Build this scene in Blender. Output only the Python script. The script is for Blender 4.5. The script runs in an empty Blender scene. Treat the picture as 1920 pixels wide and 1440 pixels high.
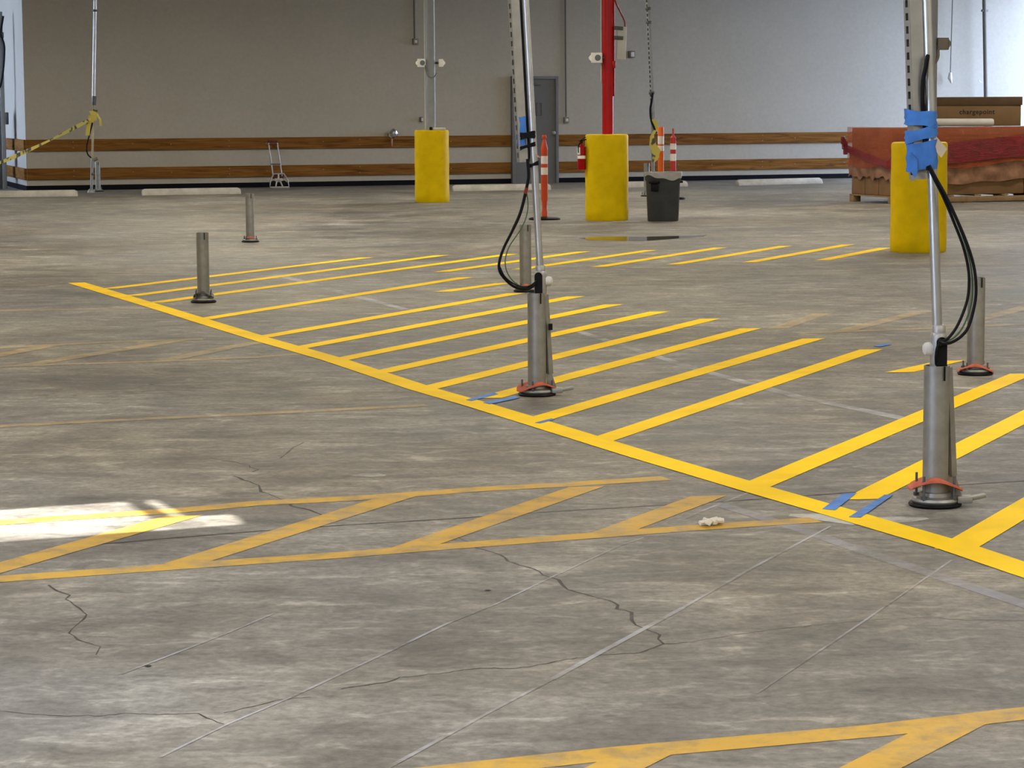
import bpy, bmesh, math, random
from mathutils import Vector, Matrix
from mathutils.geometry import tessellate_polygon

random.seed(7)
scene = bpy.context.scene
C = scene.collection

# ------------------------------------------------------------------ camera
FPX, CX, CY, H = 4600.0, 960.0, 720.0, 1.573
TH, RO = math.atan(521.0 / FPX), 0.0058
_f = Vector((0, math.cos(TH), -math.sin(TH)))
_r0 = Vector((1, 0, 0)); _u0 = Vector((0, math.sin(TH), math.cos(TH)))
_r = _r0 * math.cos(RO) - _u0 * math.sin(RO)
_u = _u0 * math.cos(RO) + _r0 * math.sin(RO)
CAM = Vector((0, 0, H))
cam_data = bpy.data.cameras.new('camera')
cam_data.sensor_width = 36.0
cam_data.lens = FPX / 1920 * 36
cam_data.clip_end = 300
cam = bpy.data.objects.new('camera', cam_data)
C.objects.link(cam)
m = Matrix((( _r.x, _u.x, -_f.x, CAM.x), (_r.y, _u.y, -_f.y, CAM.y), (_r.z, _u.z, -_f.z, CAM.z), (0, 0, 0, 1)))
cam.matrix_world = m
scene.camera = cam


def ray(px, py):
    return _f + _r * ((px - CX) / FPX) + _u * ((CY - py) / FPX)


def G(px, py, z=0.0):
    """floor point seen at a pixel of the survey photograph"""
    d = ray(px, py)
    p = CAM + d * ((z - H) / d.z)
    return Vector((p.x, p.y, z))


def P(px, py, Y):
    d = ray(px, py)
    return CAM + d * (Y / d.y)


# ------------------------------------------------------------------ building frame
L0 = G(50.8, 358.3)
R0 = G(1590, 334)
E = (R0 - L0).normalized()
N = Vector((E.y, -E.x, 0))          # from the back wall into the hall
YAW = math.atan2(E.y, E.x)


def B(s, t, z=0.0):
    p = L0 + E * s + N * t
    return Vector((p.x, p.y, z))


def wall_sz(px, py, t=0.0):
    d = ray(px, py)
    o = L0 + N * t
    k = (o - CAM).dot(N) / d.dot(N)
    p = CAM + d * k
    return (p - L0).dot(E), p.z


# ------------------------------------------------------------------ mesh helpers
class MB:
    def __init__(self):
        self.bm = bmesh.new()

    def box(self, c, size, rot=None, bevel=0.0, seg=2):
        t = bmesh.new()
        bmesh.ops.create_cube(t, size=1.0)
        bmesh.ops.scale(t, vec=Vector(size), verts=t.verts)
        if bevel > 0:
            bmesh.ops.bevel(t, geom=t.edges[:], offset=bevel, segments=seg, affect='EDGES', profile=0.5)
        M = Matrix.Translation(Vector(c))
        if rot is not None:
            M = M @ (rot.to_4x4() if hasattr(rot, 'to_4x4') else Matrix.Rotation(rot, 4, 'Z'))
        bmesh.ops.transform(t, matrix=M, verts=t.verts)
        me = bpy.data.meshes.new('t'); t.to_mesh(me); t.free()
        self.bm.from_mesh(me); bpy.data.meshes.remove(me)
        return self

    def quad(self, *pts):
        self.bm.faces.new([self.bm.verts.new(p) for p in pts])
        return self

    def rings(self, rings, cap0=True, cap1=True, closed=False):
        bm = self.bm
        vr = [[bm.verts.new(p) for p in r] for r in rings]
        n = len(vr[0])
        pairs = list(zip(vr[:-1], vr[1:]))
        if closed:
            pairs.append((vr[-1], vr[0]))
        for a, b in pairs:
            for i in range(n):
                j = (i + 1) % n
                bm.faces.new((a[i], a[j], b[j], b[i]))
        if not closed:
            if cap0: bm.faces.new(list(reversed(vr[0])))
            if cap1: bm.faces.new(vr[-1])
        return self

    def tube(self, pts, r, seg=12, caps=True, closed=False):
        pts = [Vector(p) for p in pts]
        n = len(pts)
        rs = r if isinstance(r, (list, tuple)) else [r] * n
        up = None
        rings = []
        for i, p in enumerate(pts):
            a = pts[i - 1] if (i > 0 or closed) else pts[i]
            b = pts[(i + 1) % n] if (i < n - 1 or closed) else pts[i]
            t = (b - a).normalized()
            if up is None:
                up = Vector((1, 0, 0)) if abs(t.x) < 0.9 else Vector((0, 1, 0))
            up = (up - t * up.dot(t)).normalized()
            w = t.cross(up)
            rings.append([p + (up * math.cos(2 * math.pi * k / seg) + w * math.sin(2 * math.pi * k / seg)) * rs[i] for k in range(seg)])
        return self.rings(rings, caps, caps, closed)

    def lathe(self, prof, c=(0, 0, 0), seg=32, axis='Z', caps=True):
        c = Vector(c)
        rings = []
        for r, z in prof:
            ring = []
            for k in range(seg):
                a = 2 * math.pi * k / seg
                v = Vector((r * math.cos(a), r * math.sin(a), z))
                if axis == 'X': v = Vector((v.z, v.x, v.y))
                elif axis == '-X': v = Vector((-v.z, -v.x, v.y))
                elif axis == '-Y': v = Vector((v.x, -v.z, v.y))
                ring.append(c + v)
            rings.append(ring)
        return self.rings(rings, caps, caps)

    def prism(self, poly, off):
        """poly: 3D points of one face, off: extrusion vector"""
        off = Vector(off)
        return self.rings([[Vector(p) for p in poly], [Vector(p) + off for p in poly]])

    def build(self, name, mat, parent=None, smooth=35, loc=None):
        bm = self.bm
        bmesh.ops.recalc_face_normals(bm, faces=bm.faces[:])
        me = bpy.data.meshes.new(name)
        if smooth:
            for f in bm.faces: f.smooth = True
        bm.to_mesh(me); bm.free()
        if smooth:
            me.set_sharp_from_angle(angle=math.radians(smooth))
        me.materials.append(mat)
        o = bpy.data.objects.new(name, me)
        C.objects.link(o)
        if parent is not None: o.parent = parent
        if loc is not None: o.location = loc
        return o


def tag(o, label=None, cat=None, group=None, kind=None):
    if label: o['label'] = label
    if cat: o['category'] = cat
    if group: o['group'] = group
    if kind: o['kind'] = kind
    return o


def thing(name, label, cat, loc, group=None, rz=0.0):
    o = bpy.data.objects.new(name, None)
    C.objects.link(o)
    o.location = loc
    o.rotation_euler = (0, 0, rz)
    o.empty_display_size = 0.1
    return tag(o, label, cat, group)


def smoothpath(pts, n=6):
    """Catmull-Rom through points"""
    pts = [Vector(p) for p in pts]
    q = [pts[0] * 2 - pts[1]] + pts + [pts[-1] * 2 - pts[-2]]
    out = []
    for i in range(1, len(q) - 2):
        p0, p1, p2, p3 = q[i - 1], q[i], q[i + 1], q[i + 2]
        for k in range(n):
            t = k / n
            out.append(0.5 * ((2 * p1) + (p2 - p0) * t + (2 * p0 - 5 * p1 + 4 * p2 - p3) * t * t + (3 * p1 - p0 - 3 * p2 + p3) * t ** 3))
    out.append(pts[-1])
    return out


# ------------------------------------------------------------------ materials
def new_mat(name):
    mt = bpy.data.materials.new(name)
    mt.use_nodes = True
    nt = mt.node_tree
    bs = nt.nodes['Principled BSDF']
    return mt, nt, bs


def nd(nt, typ, **kw):
    n = nt.nodes.new(typ)
    for k, v in kw.items():
        if k in n.inputs.keys() if isinstance(k, str) else False:
            n.inputs[k].default_value = v
        else:
            setattr(n, k, v)
    return n


def noise(nt, vec, scale, detail=4, rough=0.55, dist=0.0):
    n = nt.nodes.new('ShaderNodeTexNoise')
    n.inputs['Scale'].default_value = scale
    n.inputs['Detail'].default_value = detail
    n.inputs['Roughness'].default_value = rough
    n.inputs['Distortion'].default_value = dist
    if vec is not None: nt.links.new(vec, n.inputs['Vector'])
    return n.outputs['Fac']


def ramp(nt, fac, stops, interp='LINEAR'):
    n = nt.nodes.new('ShaderNodeValToRGB')
    cr = n.color_ramp
    cr.interpolation = interp
    while len(cr.elements) < len(stops): cr.elements.new(0.5)
    for el, (p, c) in zip(cr.elements, stops):
        el.position = p
        el.color = (c, c, c, 1) if not isinstance(c, (tuple, list)) else (*c, 1)
    nt.links.new(fac, n.inputs['Fac'])
    return n.outputs['Color']


def mix(nt, fac, a, b, blend='MIX'):
    n = nt.nodes.new('ShaderNodeMix')
    n.data_type = 'RGBA'; n.blend_type = blend
    for sock, v in ((n.inputs[0], fac), (n.inputs[6], a), (n.inputs[7], b)):
        if isinstance(v, bpy.types.NodeSocket): nt.links.new(v, sock)
        elif isinstance(v, (tuple, list)): sock.default_value = (*v, 1)
        else: sock.default_value = v
    return n.outputs[2]


def mathn(nt, op, a, b=0.0):
    n = nt.nodes.new('ShaderNodeMath'); n.operation = op
    for sock, v in ((n.inputs[0], a), (n.inputs[1], b)):
        if isinstance(v, bpy.types.NodeSocket): nt.links.new(v, sock)
        else: sock.default_value = v
    return n.outputs[0]


def pos(nt, scale=(1, 1, 1), rot=0.0, obj=False):
    if obj:
        src = nt.nodes.new('ShaderNodeTexCoord').outputs['Object']
    else:
        src = nt.nodes.new('ShaderNodeNewGeometry').outputs['Position']
    mp = nt.nodes.new('ShaderNodeMapping')
    mp.inputs['Scale'].default_value = scale
    mp.inputs['Rotation'].default_value = (0, 0, rot)
    nt.links.new(src, mp.inputs['Vector'])
    return mp.outputs['Vector']


def bump(nt, bs, h, strength=0.2, dist=0.01):
    b = nt.nodes.new('ShaderNodeBump')
    b.inputs['Strength'].default_value = strength
    b.inputs['Distance'].default_value = dist
    nt.links.new(h, b.inputs['Height'])
    nt.links.new(b.outputs['Normal'], bs.inputs['Normal'])


def plain(name, col, rough=0.5, metal=0.0, var=0.12, scale=8.0, bmp=0.0, bscale=40.0, obj=True, spec=0.3):
    mt, nt, bs = new_mat(name)
    v = pos(nt, obj=obj)
    f = noise(nt, v, scale, 5)
    lo = tuple(max(0, c * (1 - var)) for c in col); hi = tuple(min(1, c * (1 + var)) for c in col)
    nt.links.new(ramp(nt, f, [(0.3, lo), (0.7, hi)]), bs.inputs['Base Color'])
    bs.inputs['Roughness'].default_value = rough
    bs.inputs['Metallic'].default_value = metal
    bs.inputs['Specular IOR Level'].default_value = spec
    if bmp:
        bump(nt, bs, noise(nt, v, bscale, 4), bmp, 0.01)
    return mt


def concrete(nt):
    """colour of the hall's slab: mottled, scuffed grey"""
    v = pos(nt)
    big = noise(nt, v, 0.32, 4, 0.55, 0.3)
    mid = noise(nt, v, 1.5, 5, 0.6, 0.8)
    mid2 = noise(nt, pos(nt, (1.0, 1.9, 1), -YAW), 4.6, 5, 0.62, 0.9)
    fine = noise(nt, v, 30.0, 5, 0.7)
    drag = noise(nt, pos(nt, (0.9, 3.2, 1), -YAW), 0.9, 6, 0.65, 0.6)
    drag2 = noise(nt, pos(nt, (4.0, 0.8, 1), -YAW + 0.3), 0.9, 5, 0.65, 0.5)
    warm = noise(nt, v, 0.35, 3)
    base = mix(nt, ramp(nt, warm, [(0.4, 0.0), (0.6, 1.0)]), (0.176, 0.164, 0.142), (0.186, 0.165, 0.128))
    c = mix(nt, 1.0, base, ramp(nt, big, [(0.36, 0.80), (0.64, 1.18)]), 'MULTIPLY')
    c = mix(nt, 1.0, c, ramp(nt, mid, [(0.34, 0.64), (0.5, 1.0), (0.66, 1.40)]), 'MULTIPLY')
    c = mix(nt, 1.0, c, ramp(nt, mid2, [(0.34, 0.70), (0.47, 0.98), (0.55, 1.0), (0.67, 1.55)]), 'MULTIPLY')
    c = mix(nt, 1.0, c, ramp(nt, fine, [(0.34, 0.74), (0.66, 1.26)]), 'MULTIPLY')
    c = mix(nt, 1.0, c, ramp(nt, drag, [(0.36, 0.78), (0.47, 1.0), (0.56, 1.0), (0.67, 1.34)]), 'MULTIPLY')
    c = mix(nt, 1.0, c, ramp(nt, drag2, [(0.34, 0.90), (0.48, 1.0), (0.6, 1.0), (0.72, 1.2)]), 'MULTIPLY')
    return c, mid, fine


def concrete_mat():
    mt, nt, bs = new_mat('slab_concrete')
    c, mid, fine = concrete(nt)
    nt.links.new(c, bs.inputs['Base Color'])
    nt.links.new(ramp(nt, mid, [(0.3, 0.52), (0.7, 0.72)]), bs.inputs['Roughness'])
    bs.inputs['Specular IOR Level'].default_value = 0.3
    bump(nt, bs, fine, 0.15, 0.004)
    return mt


def paint_on_slab(name, col, lo, hi, wscale, minw=0.0, maxw=1.0, rough=0.62, spec=0.3):
    """paint worn through to the slab; lo/hi: where the wear noise turns from bare to painted"""
    mt, nt, bs = new_mat(name)
    c, mid, fine = concrete(nt)
    v = pos(nt)
    w = noise(nt, v, wscale, 7, 0.7, 0.3)
    f = ramp(nt, w, [(lo, minw), (hi, maxw)])
    tint = mix(nt, 1.0, col, ramp(nt, mid, [(0.3, 0.86), (0.7, 1.1)]), 'MULTIPLY')
    nt.links.new(mix(nt, f, c, tint), bs.inputs['Base Color'])
    bs.inputs['Roughness'].default_value = rough
    bs.inputs['Specular IOR Level'].default_value = spec
    return mt


def wood_mat():
    mt, nt, bs = new_mat('timber')
    v = pos(nt, (0.5, 0.5, 9), obj=True)
    g = noise(nt, v, 2.2, 6, 0.6, 1.2)
    k = noise(nt, pos(nt, (1, 1, 2.4), obj=True), 2.3, 2, 0.5)
    c = ramp(nt, g, [(0.28, (0.07, 0.026, 0.004)), (0.5, (0.175, 0.074, 0.013)), (0.75, (0.26, 0.125, 0.03))])
    c = mix(nt, ramp(nt, k, [(0.2, 1.0), (0.3, 0.0)]), c, (0.07, 0.03, 0.01))
    nt.links.new(c, bs.inputs['Base Color'])
    bs.inputs['Roughness'].default_value = 0.7
    bs.inputs['Specular IOR Level'].default_value = 0.1
    return mt


def wall_mat():
    mt, nt, bs = new_mat('painted_wall')
    v = pos(nt)
    f = noise(nt, v, 0.8, 5)
    g = noise(nt, v, 14, 4)
    c = ramp(nt, f, [(0.3, (0.355, 0.328, 0.270)), (0.7, (0.380, 0.350, 0.290))])
    c = mix(nt, 1.0, c, ramp(nt, g, [(0.25, 0.95), (0.75, 1.05)]), 'MULTIPLY')
    nt.links.new(c, bs.inputs['Base Color'])
    bs.inputs['Roughness'].default_value = 0.8
    bump(nt, bs, noise(nt, v, 60, 4), 0.2, 0.01)
    return mt


def film_mat(name, col, alpha):
    mt, nt, bs = new_mat(name)
    v = pos(nt, (1.0, 1.0, 3.0))
    f = noise(nt, v, 3.5, 5, 0.6, 1.5)
    nt.links.new(mix(nt, 1.0, col, ramp(nt, f, [(0.3, 0.75), (0.7, 1.2)]), 'MULTIPLY'), bs.inputs['Base Color'])
    bs.inputs['Roughness'].default_value = 0.16
    bs.inputs['Alpha'].default_value = alpha
    wv = noise(nt, pos(nt, (0.7, 0.7, 6.0)), 5.0, 5, 0.6, 2.5)
    bump(nt, bs, wv, 0.9, 0.06)
    return mt


def puddle_mat():
    mt, nt, bs = new_mat('standing_water')
    bs.inputs['Base Color'].default_value = (0.07, 0.065, 0.055, 1)
    v = pos(nt)
    nt.links.new(ramp(nt, noise(nt, v, 3.0, 3), [(0.3, 0.02), (0.8, 0.05)]), bs.inputs['Roughness'])
    bs.inputs['IOR'].default_value = 1.33
    return mt


def tape_mat():
    mt, nt, bs = new_mat('caution_tape_film')
    v = pos(nt, (1, 1, 1))
    f = noise(nt, v, 5.0, 2, 0.4)
    c = mix(nt, ramp(nt, f, [(0.56, 0.0), (0.60, 1.0)]), (0.52, 0.43, 0.07), (0.05, 0.045, 0.03))
    nt.links.new(c, bs.inputs['Base Color'])
    bs.inputs['Roughness'].default_value = 0.4
    return mt


M = {}
M['concrete'] = concrete_mat()
M['yellow'] = paint_on_slab('fresh_yellow_paint', (0.93, 0.60, 0.002), 0.12, 0.26, 9.0, 0.92, 1.0, 0.6, 0.05)
M['faded'] = paint_on_slab('worn_yellow_paint', (0.52, 0.305, 0.035), 0.30, 0.56, 7.0, 0.25, 1.0)
M['faint'] = paint_on_slab('nearly_gone_yellow_paint', (0.50, 0.34, 0.13), 0.34, 0.66, 4.0, 0.05, 0.75)
M['chalk'] = paint_on_slab('chalk_dust', (0.50, 0.51, 0.55), 0.40, 0.66, 2.2, 0.0, 0.7)
M['bluechalk'] = paint_on_slab('blue_chalk_dust', (0.30, 0.30, 0.38), 0.36, 0.7, 3.0, 0.0, 0.7)
M['crack'] = paint_on_slab('crack_dirt', (0.035, 0.03, 0.024), 0.30, 0.5, 6.0, 0.45, 1.0)
M['smear'] = paint_on_slab('pale_smear', (0.48, 0.47, 0.43), 0.35, 0.6, 5.0, 0.2, 0.9)
M['wall'] = wall_mat()
M['ceiling'] = plain('ceiling_paint', (0.45, 0.44, 0.42), 0.8, obj=False, scale=1)
M['wood'] = wood_mat()
M['black_base'] = plain('black_rubber_base', (0.004, 0.0045, 0.007), 0.7, spec=0.08)
M['steel'] = plain('galvanised_steel', (0.27, 0.265, 0.24), 0.45, 0.6, 0.16, 14, 0.05, 60)
M['conduit'] = plain('conduit_steel', (0.47, 0.47, 0.45), 0.33, 0.75, 0.1, 10)
M['channel'] = plain('strut_steel', (0.32, 0.315, 0.29), 0.45, 0.5, 0.12, 12)
M['alum'] = plain('cast_aluminium', (0.36, 0.355, 0.33), 0.45, 0.5, 0.1, 20)
M['dark_steel'] = plain('dark_steel', (0.10, 0.10, 0.095), 0.5, 0.6, 0.2, 20)
M['orange_plate'] = plain('orange_primer', (0.50, 0.115, 0.06), 0.6, 0.0, 0.25, 18)
M['guard'] = plain('yellow_guard_shell', (0.66, 0.455, 0.001), 0.5, 0.0, 0.10, 6, 0.25, 14, spec=0.08)
M['grey_paint'] = plain('grey_column_paint', (0.27, 0.28, 0.29), 0.45, 0.0, 0.08)
M['red_paint'] = plain('red_column_paint', (0.40, 0.002, 0.003), 0.32, 0.0, 0.1, spec=0.3)
M['door'] = plain('grey_door_paint', (0.12, 0.12, 0.118), 0.5, 0.0, 0.06)
M['door_frame'] = plain('grey_frame_paint', (0.14, 0.14, 0.138), 0.5, 0.0, 0.06)
M['white'] = plain('white_plastic', (0.92, 0.90, 0.83), 0.45, 0.0, 0.05)
M['offwhite'] = plain('off_white_enamel', (0.55, 0.54, 0.50), 0.45, 0.0, 0.05)
M['lens'] = plain('grey_lens', (0.16, 0.19, 0.22), 0.2, 0.0, 0.05)
M['beige'] = plain('dull_beige_box', (0.20, 0.175, 0.14), 0.5, 0.0, 0.08)
M['wall_pipe'] = plain('wall_conduit_paint', (0.12, 0.11, 0.09), 0.55, 0.0, 0.1)
M['black'] = plain('black_rubber', (0.005, 0.005, 0.006), 0.5, 0.0, 0.2, spec=0.12)
M['black_tape'] = plain('black_tape', (0.004, 0.0045, 0.008), 0.5, 0.0, 0.2, spec=0.12)
M['green'] = plain('green_wire', (0.05, 0.10, 0.045), 0.5)
M['redwire'] = plain('dull_red_wire', (0.20, 0.02, 0.02), 0.5)
M['blue_tape'] = plain('blue_masking_tape', (0.045, 0.17, 0.50), 0.6, 0.0, 0.25, 10, 0.6, 25)
M['paper'] = plain('tan_paper', (0.52, 0.42, 0.28), 0.8, 0.0, 0.1)
M['orange'] = plain('orange_plastic', (0.52, 0.062, 0.018), 0.45, 0.0, 0.08)
M['bright_orange'] = plain('bright_orange_plastic', (0.66, 0.115, 0.006), 0.45, 0.0, 0.08)
M['redorange'] = plain('red_plastic', (0.42, 0.032, 0.028), 0.45, 0.0, 0.08)
M['reflective'] = plain('white_reflective_band', (0.72, 0.66, 0.60), 0.4, 0.0, 0.08)
M['bin'] = plain('grey_bin_plastic', (0.045, 0.046, 0.046), 0.6, 0.0, 0.15, 6, 0.2, 20, spec=0.15)
M['liner'] = plain('grey_bin_liner', (0.33, 0.32, 0.30), 0.35, 0.0, 0.15, 9, 0.6, 20)
M['ext_red'] = plain('extinguisher_red', (0.34, 0.004, 0.008), 0.3, 0.0, 0.06, spec=0.15)
M['stop'] = plain('pale_stop_concrete', (0.38, 0.36, 0.31), 0.8, 0.0, 0.2, 5, 0.3, 30, obj=False)
M['carton'] = plain('brown_cardboard', (0.19, 0.105, 0.045), 0.75, 0.0, 0.14, 4, obj=False)
M['carton_dark'] = plain('dark_cardboard', (0.075, 0.042, 0.018), 0.75, 0.0, 0.14, 4)
M['carton_mid'] = plain('box_cardboard', (0.15, 0.088, 0.036), 0.75, 0.0, 0.1, 4)
M['ink'] = plain('black_ink', (0.012, 0.01, 0.01), 0.6)
M['kraft'] = plain('crumpled_kraft', (0.21, 0.105, 0.055), 0.5, 0.0, 0.35, 6, 0.9, 9, obj=False)
M['film'] = film_mat('orange_red_stretch_film', (0.48, 0.085, 0.02), 0.62)
M['film_dark'] = film_mat('dark_red_stretch_film', (0.27, 0.022, 0.028), 0.86)
M['pallet'] = plain('pallet_wood', (0.22, 0.14, 0.065), 0.75, 0.0, 0.2, 6)
M['roll'] = plain('white_roll_sheet', (0.52, 0.50, 0.45), 0.6, 0.0, 0.06)
M['chrome'] = plain('mirror_foil', (0.85, 0.85, 0.86), 0.06, 1.0, 0.02)
M['pink'] = plain('pink_ribbon', (0.45, 0.22, 0.17), 0.6)
M['tape'] = tape_mat()
M['tan_pipe'] = plain('tan_pipe', (0.40, 0.33, 0.20), 0.6, 0.0, 0.15)
M['puddle'] = puddle_mat()
M['handtruck'] = plain('hand_truck_aluminium', (0.40, 0.385, 0.36), 0.4, 0.4, 0.1)
M['maroon'] = plain('maroon_grip', (0.10, 0.018, 0.012), 0.5)
M['crumple'] = plain('pale_crumpled_paper', (0.60, 0.55, 0.45), 0.8, 0.0, 0.1)

# ------------------------------------------------------------------ setting
S0, S1, T0, T1, ZC = -8.6, wall_sz(1936, 300)[0], -7.0, 57.0, 4.6


def structure(o, label=None):
    o['kind'] = 'structure'
    if label: o['label'] = label
    return o


fl = MB()
fl.quad(B(S0 - 6, T1 + 4), B(S1 + 12, T1 + 4), B(S1 + 12, T0 - 6), B(S0 - 6, T0 - 6))
floor = structure(fl.build('floor', M['concrete'], smooth=0), 'mottled grey concrete garage floor with yellow markings')


def wbox(mb, s0, s1, t0, t1, z0, z1, bevel=0.0):
    c = B((s0 + s1) / 2, (t0 + t1) / 2, (z0 + z1) / 2)
    mb.box(c, (s1 - s0, t1 - t0, z1 - z0), Matrix.Rotation(YAW, 3, 'Z'), bevel)
    return mb


ds0, dz1 = wall_sz(957, 143)
ds1, _ = wall_sz(1044, 143)
wb = MB()
wbox(wb, 0, ds0, -0.3, 0, 0, ZC)
wbox(wb, ds1, S1, -0.3, 0, 0, ZC)
wbox(wb, ds0, ds1, -0.3, 0, dz1, ZC)
structure(wb.build('wall_back', M['wall'], smooth=0), 'long beige painted back wall')
wl = MB(); wbox(wl, 0, 0.3, T0, -0.3, 0, ZC)
structure(wl.build('wall_left', M['wall'], smooth=0), 'pale daylit return face of the wall corner')
wf = MB(); wbox(wf, S0, 0.0, T0 - 0.3, T0, 0, ZC)
structure(wf.build('wall_far', M['wall'], smooth=0))
# unseen left side; openings placed to daylight the return face and near floor
wp = MB()
wbox(wp, S0 - 0.3, S0, 0.5, T1, 0, 1.0)
wbox(wp, S0 - 0.3, S0, 0.5, T1, 2.9, ZC)
wbox(wp, S0 - 0.3, S0, 0.5, 41.0, 1.0, 2.9)
wbox(wp, S0 - 0.3, S0, 45.0, T1, 1.0, 2.9)
wbox(wp, S0 - 0.3, -3.0, 0.2, 0.5, 0, ZC)
wbox(wp, -3.3, -3.0, T0 - 0.3, 0.2, 0, 0.7)
wbox(wp, -3.3, -3.0, T0 - 0.3, 0.2, 4.3, ZC)
structure(wp.build('wall_parapet', M['wall'], smooth=0))
# right side: open bay next to the corner, then solid
wr = MB()
wbox(wr, S1, S1 + 0.3, 6.0, T1, 0, ZC)
wbox(wr, S1, S1 + 0.3, -0.3, 6.0, 4.45, ZC)
structure(wr.build('wall_right', M['wall'], smooth=0))
wn = MB(); wbox(wn, S0 - 0.3, S1 + 0.3, T1, T1 + 0.3, 0, ZC)
structure(wn.build('wall_near', M['wall'], smooth=0))

# ceiling; two unseen openings shaped to throw the sun patches on the floor
SUN = Vector((0.25, 0.47, -0.85)).normalized()


def up_sun(px, py):
    p = G(px, py)
    return p - SUN * (ZC / -SUN.z)


hole_a = [up_sun(*q) for q in [(-420, 984), (0, 957), (226, 941), (236, 942), (283, 974), (425, 965), (436, 967), (455, 980), (450, 983), (0, 1016), (-420, 1048)]]
hole_b = [up_sun(*q) for q in [(273, 939), (281, 937), (292, 938), (346, 970), (322, 967)]]
outer = [B(S0 - 0.3, T0 - 0.3, ZC), B(S1 + 0.3, T0 - 0.3, ZC), B(S1 + 0.3, T1 + 0.3, ZC), B(S0 - 0.3, T1 + 0.3, ZC)]
loops = [outer, hole_a, hole_b]
flat = [p for l in loops for p in l]
cb = bmesh.new()
vs = [cb.verts.new(p) for p in flat]
for t in tessellate_polygon(loops):
    try: cb.faces.new([vs[i] for i in t])
    except ValueError: pass
cm = MB(); cm.bm.free(); cm.bm = cb
structure(cm.build('ceiling', M['ceiling'], smooth=0))

# timber guard boards and base
def board(name, z0, z1, label):
    mb = MB()
    wbox(mb, 0.0, ds0 - 0.01, 0, 0.045, z0, z1, 0.006)
    wbox(mb, ds1 + 0.01, S1, 0, 0.045, z0, z1, 0.006)
    # turned round the corner
    wbox(mb, -0.045, 0.0, T0, 0.0, z0, z1, 0.006)
    o = structure(mb.build(name, M['wood'], smooth=0), label)
    bo = MB()
    s = 0.9
    k = 0
    while s < S1 - 0.3:
        if not (ds0 - 0.15 < s < ds1 + 0.15):
            for dz in ((0.06, -0.05) if k % 3 == 0 else (0.02 * (k % 2),)):
                c = B(s, 0.045, (z0 + z1) / 2 + dz)
                bo.tube([c, c + N * 0.006], 0.011, 8)
        s += 0.75 if k % 2 else 1.15
        k += 1
    bo.build('bolt_heads', M['beige'], o)
    return o


board('trim_1', 0.758, 0.984, 'upper brown timber guard board along the wall')
board('trim_2', 0.212, 0.432, 'lower brown timber guard board along the wall')
bb = MB()
wbox(bb, 0, ds0, 0, 0.012, 0, 0.1); wbox(bb, ds1, S1, 0, 0.012, 0, 0.1); wbox(bb, -0.012, 0, T0, 0.012, 0, 0.1)
structure(bb.build('baseboard_back', M['black_base'], smooth=0), 'black base strip along the wall')

# door
dr = bpy.data.objects.new('door_1', None); C.objects.link(dr)
dr.location = B((ds0 + ds1) / 2, 0, 0); dr.rotation_euler = (0, 0, YAW)
structure(dr, 'plain grey steel door in a grey frame')
W = ds1 - ds0
mb = MB()
mb.box((-W / 2 + 0.03, -0.04, dz1 / 2), (0.06, 0.14, dz1), bevel=0.004)
mb.box((W / 2 - 0.03, -0.04, dz1 / 2), (0.06, 0.14, dz1), bevel=0.004)
mb.box((0, -0.04, dz1 - 0.03), (W - 0.12, 0.14, 0.06), bevel=0.004)
mb.build('door_frame', M['door_frame'], dr)
mb = MB(); mb.box((0, -0.045, (dz1 - 0.055) / 2), (W - 0.115, 0.045, dz1 - 0.055))
leaf = mb.build('door_leaf', M['door'], dr)
mb = MB()
x, z = -0.02, wall_sz(1008, 205)[1]
cxp = wall_sz(1009, 205)[0] - (ds0 + ds1) / 2
for dx in (-0.05, 0.05): mb.box((cxp + dx, -0.075, z), (0.012, 0.016, 0.25))
for dz in (-0.125, 0.125): mb.box((cxp, -0.075, z + dz), (0.112, 0.016, 0.012))
mb.build('notice_frame', M['dark_steel'], leaf)
mb = MB()
kx, kz = wall_sz(1035, 249); kx -= (ds0 + ds1) / 2
mb.lathe([(0.035, 0), (0.035, 0.012), (0.014, 0.014), (0.014, 0.04), (0.032, 0.05), (0.036, 0.07), (0.022, 0.085), (0.004, 0.088)], (kx, -0.07, kz), 20, '-Y')
mb.build('door_knob', M['alum'], leaf)
mb = MB(); mb.box((wall_sz(1001, 158)[0] - (ds0 + ds1) / 2, -0.095, dz1 - 0.16), (0.22, 0.05, 0.05), bevel=0.006)
mb.build('door_closer', M['dark_steel'], leaf)
for zz in (0.33, 1.08, 1.85):
    mb = MB(); mb.tube([(-W / 2 + 0.06, -0.075, zz - 0.05), (-W / 2 + 0.06, -0.075, zz + 0.05)], 0.011, 10)
    mb.build('hinge', M['dark_steel'], dr)

# ------------------------------------------------------------------ floor markings
CUT = Vector((1, 0.1, 0)).normalized()


def stripe(name, a, b, w, mat, z, cut=True):
    A, Bp = G(*a), G(*b)
    d = (Bp - A).normalized()
    if cut:
        cr = abs(d.x * CUT.y - d.y * CUT.x)
        o = CUT * (w / 2 / cr)
    else:
        o = Vector((-d.y, d.x, 0)) * (w / 2)
    zz = Vector((0, 0, z))
    mb = MB(); mb.quad(A - o + zz, A + o + zz, Bp + o + zz, Bp - o + zz)
    return mb.build(name, mat, floor, smooth=0)


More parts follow.
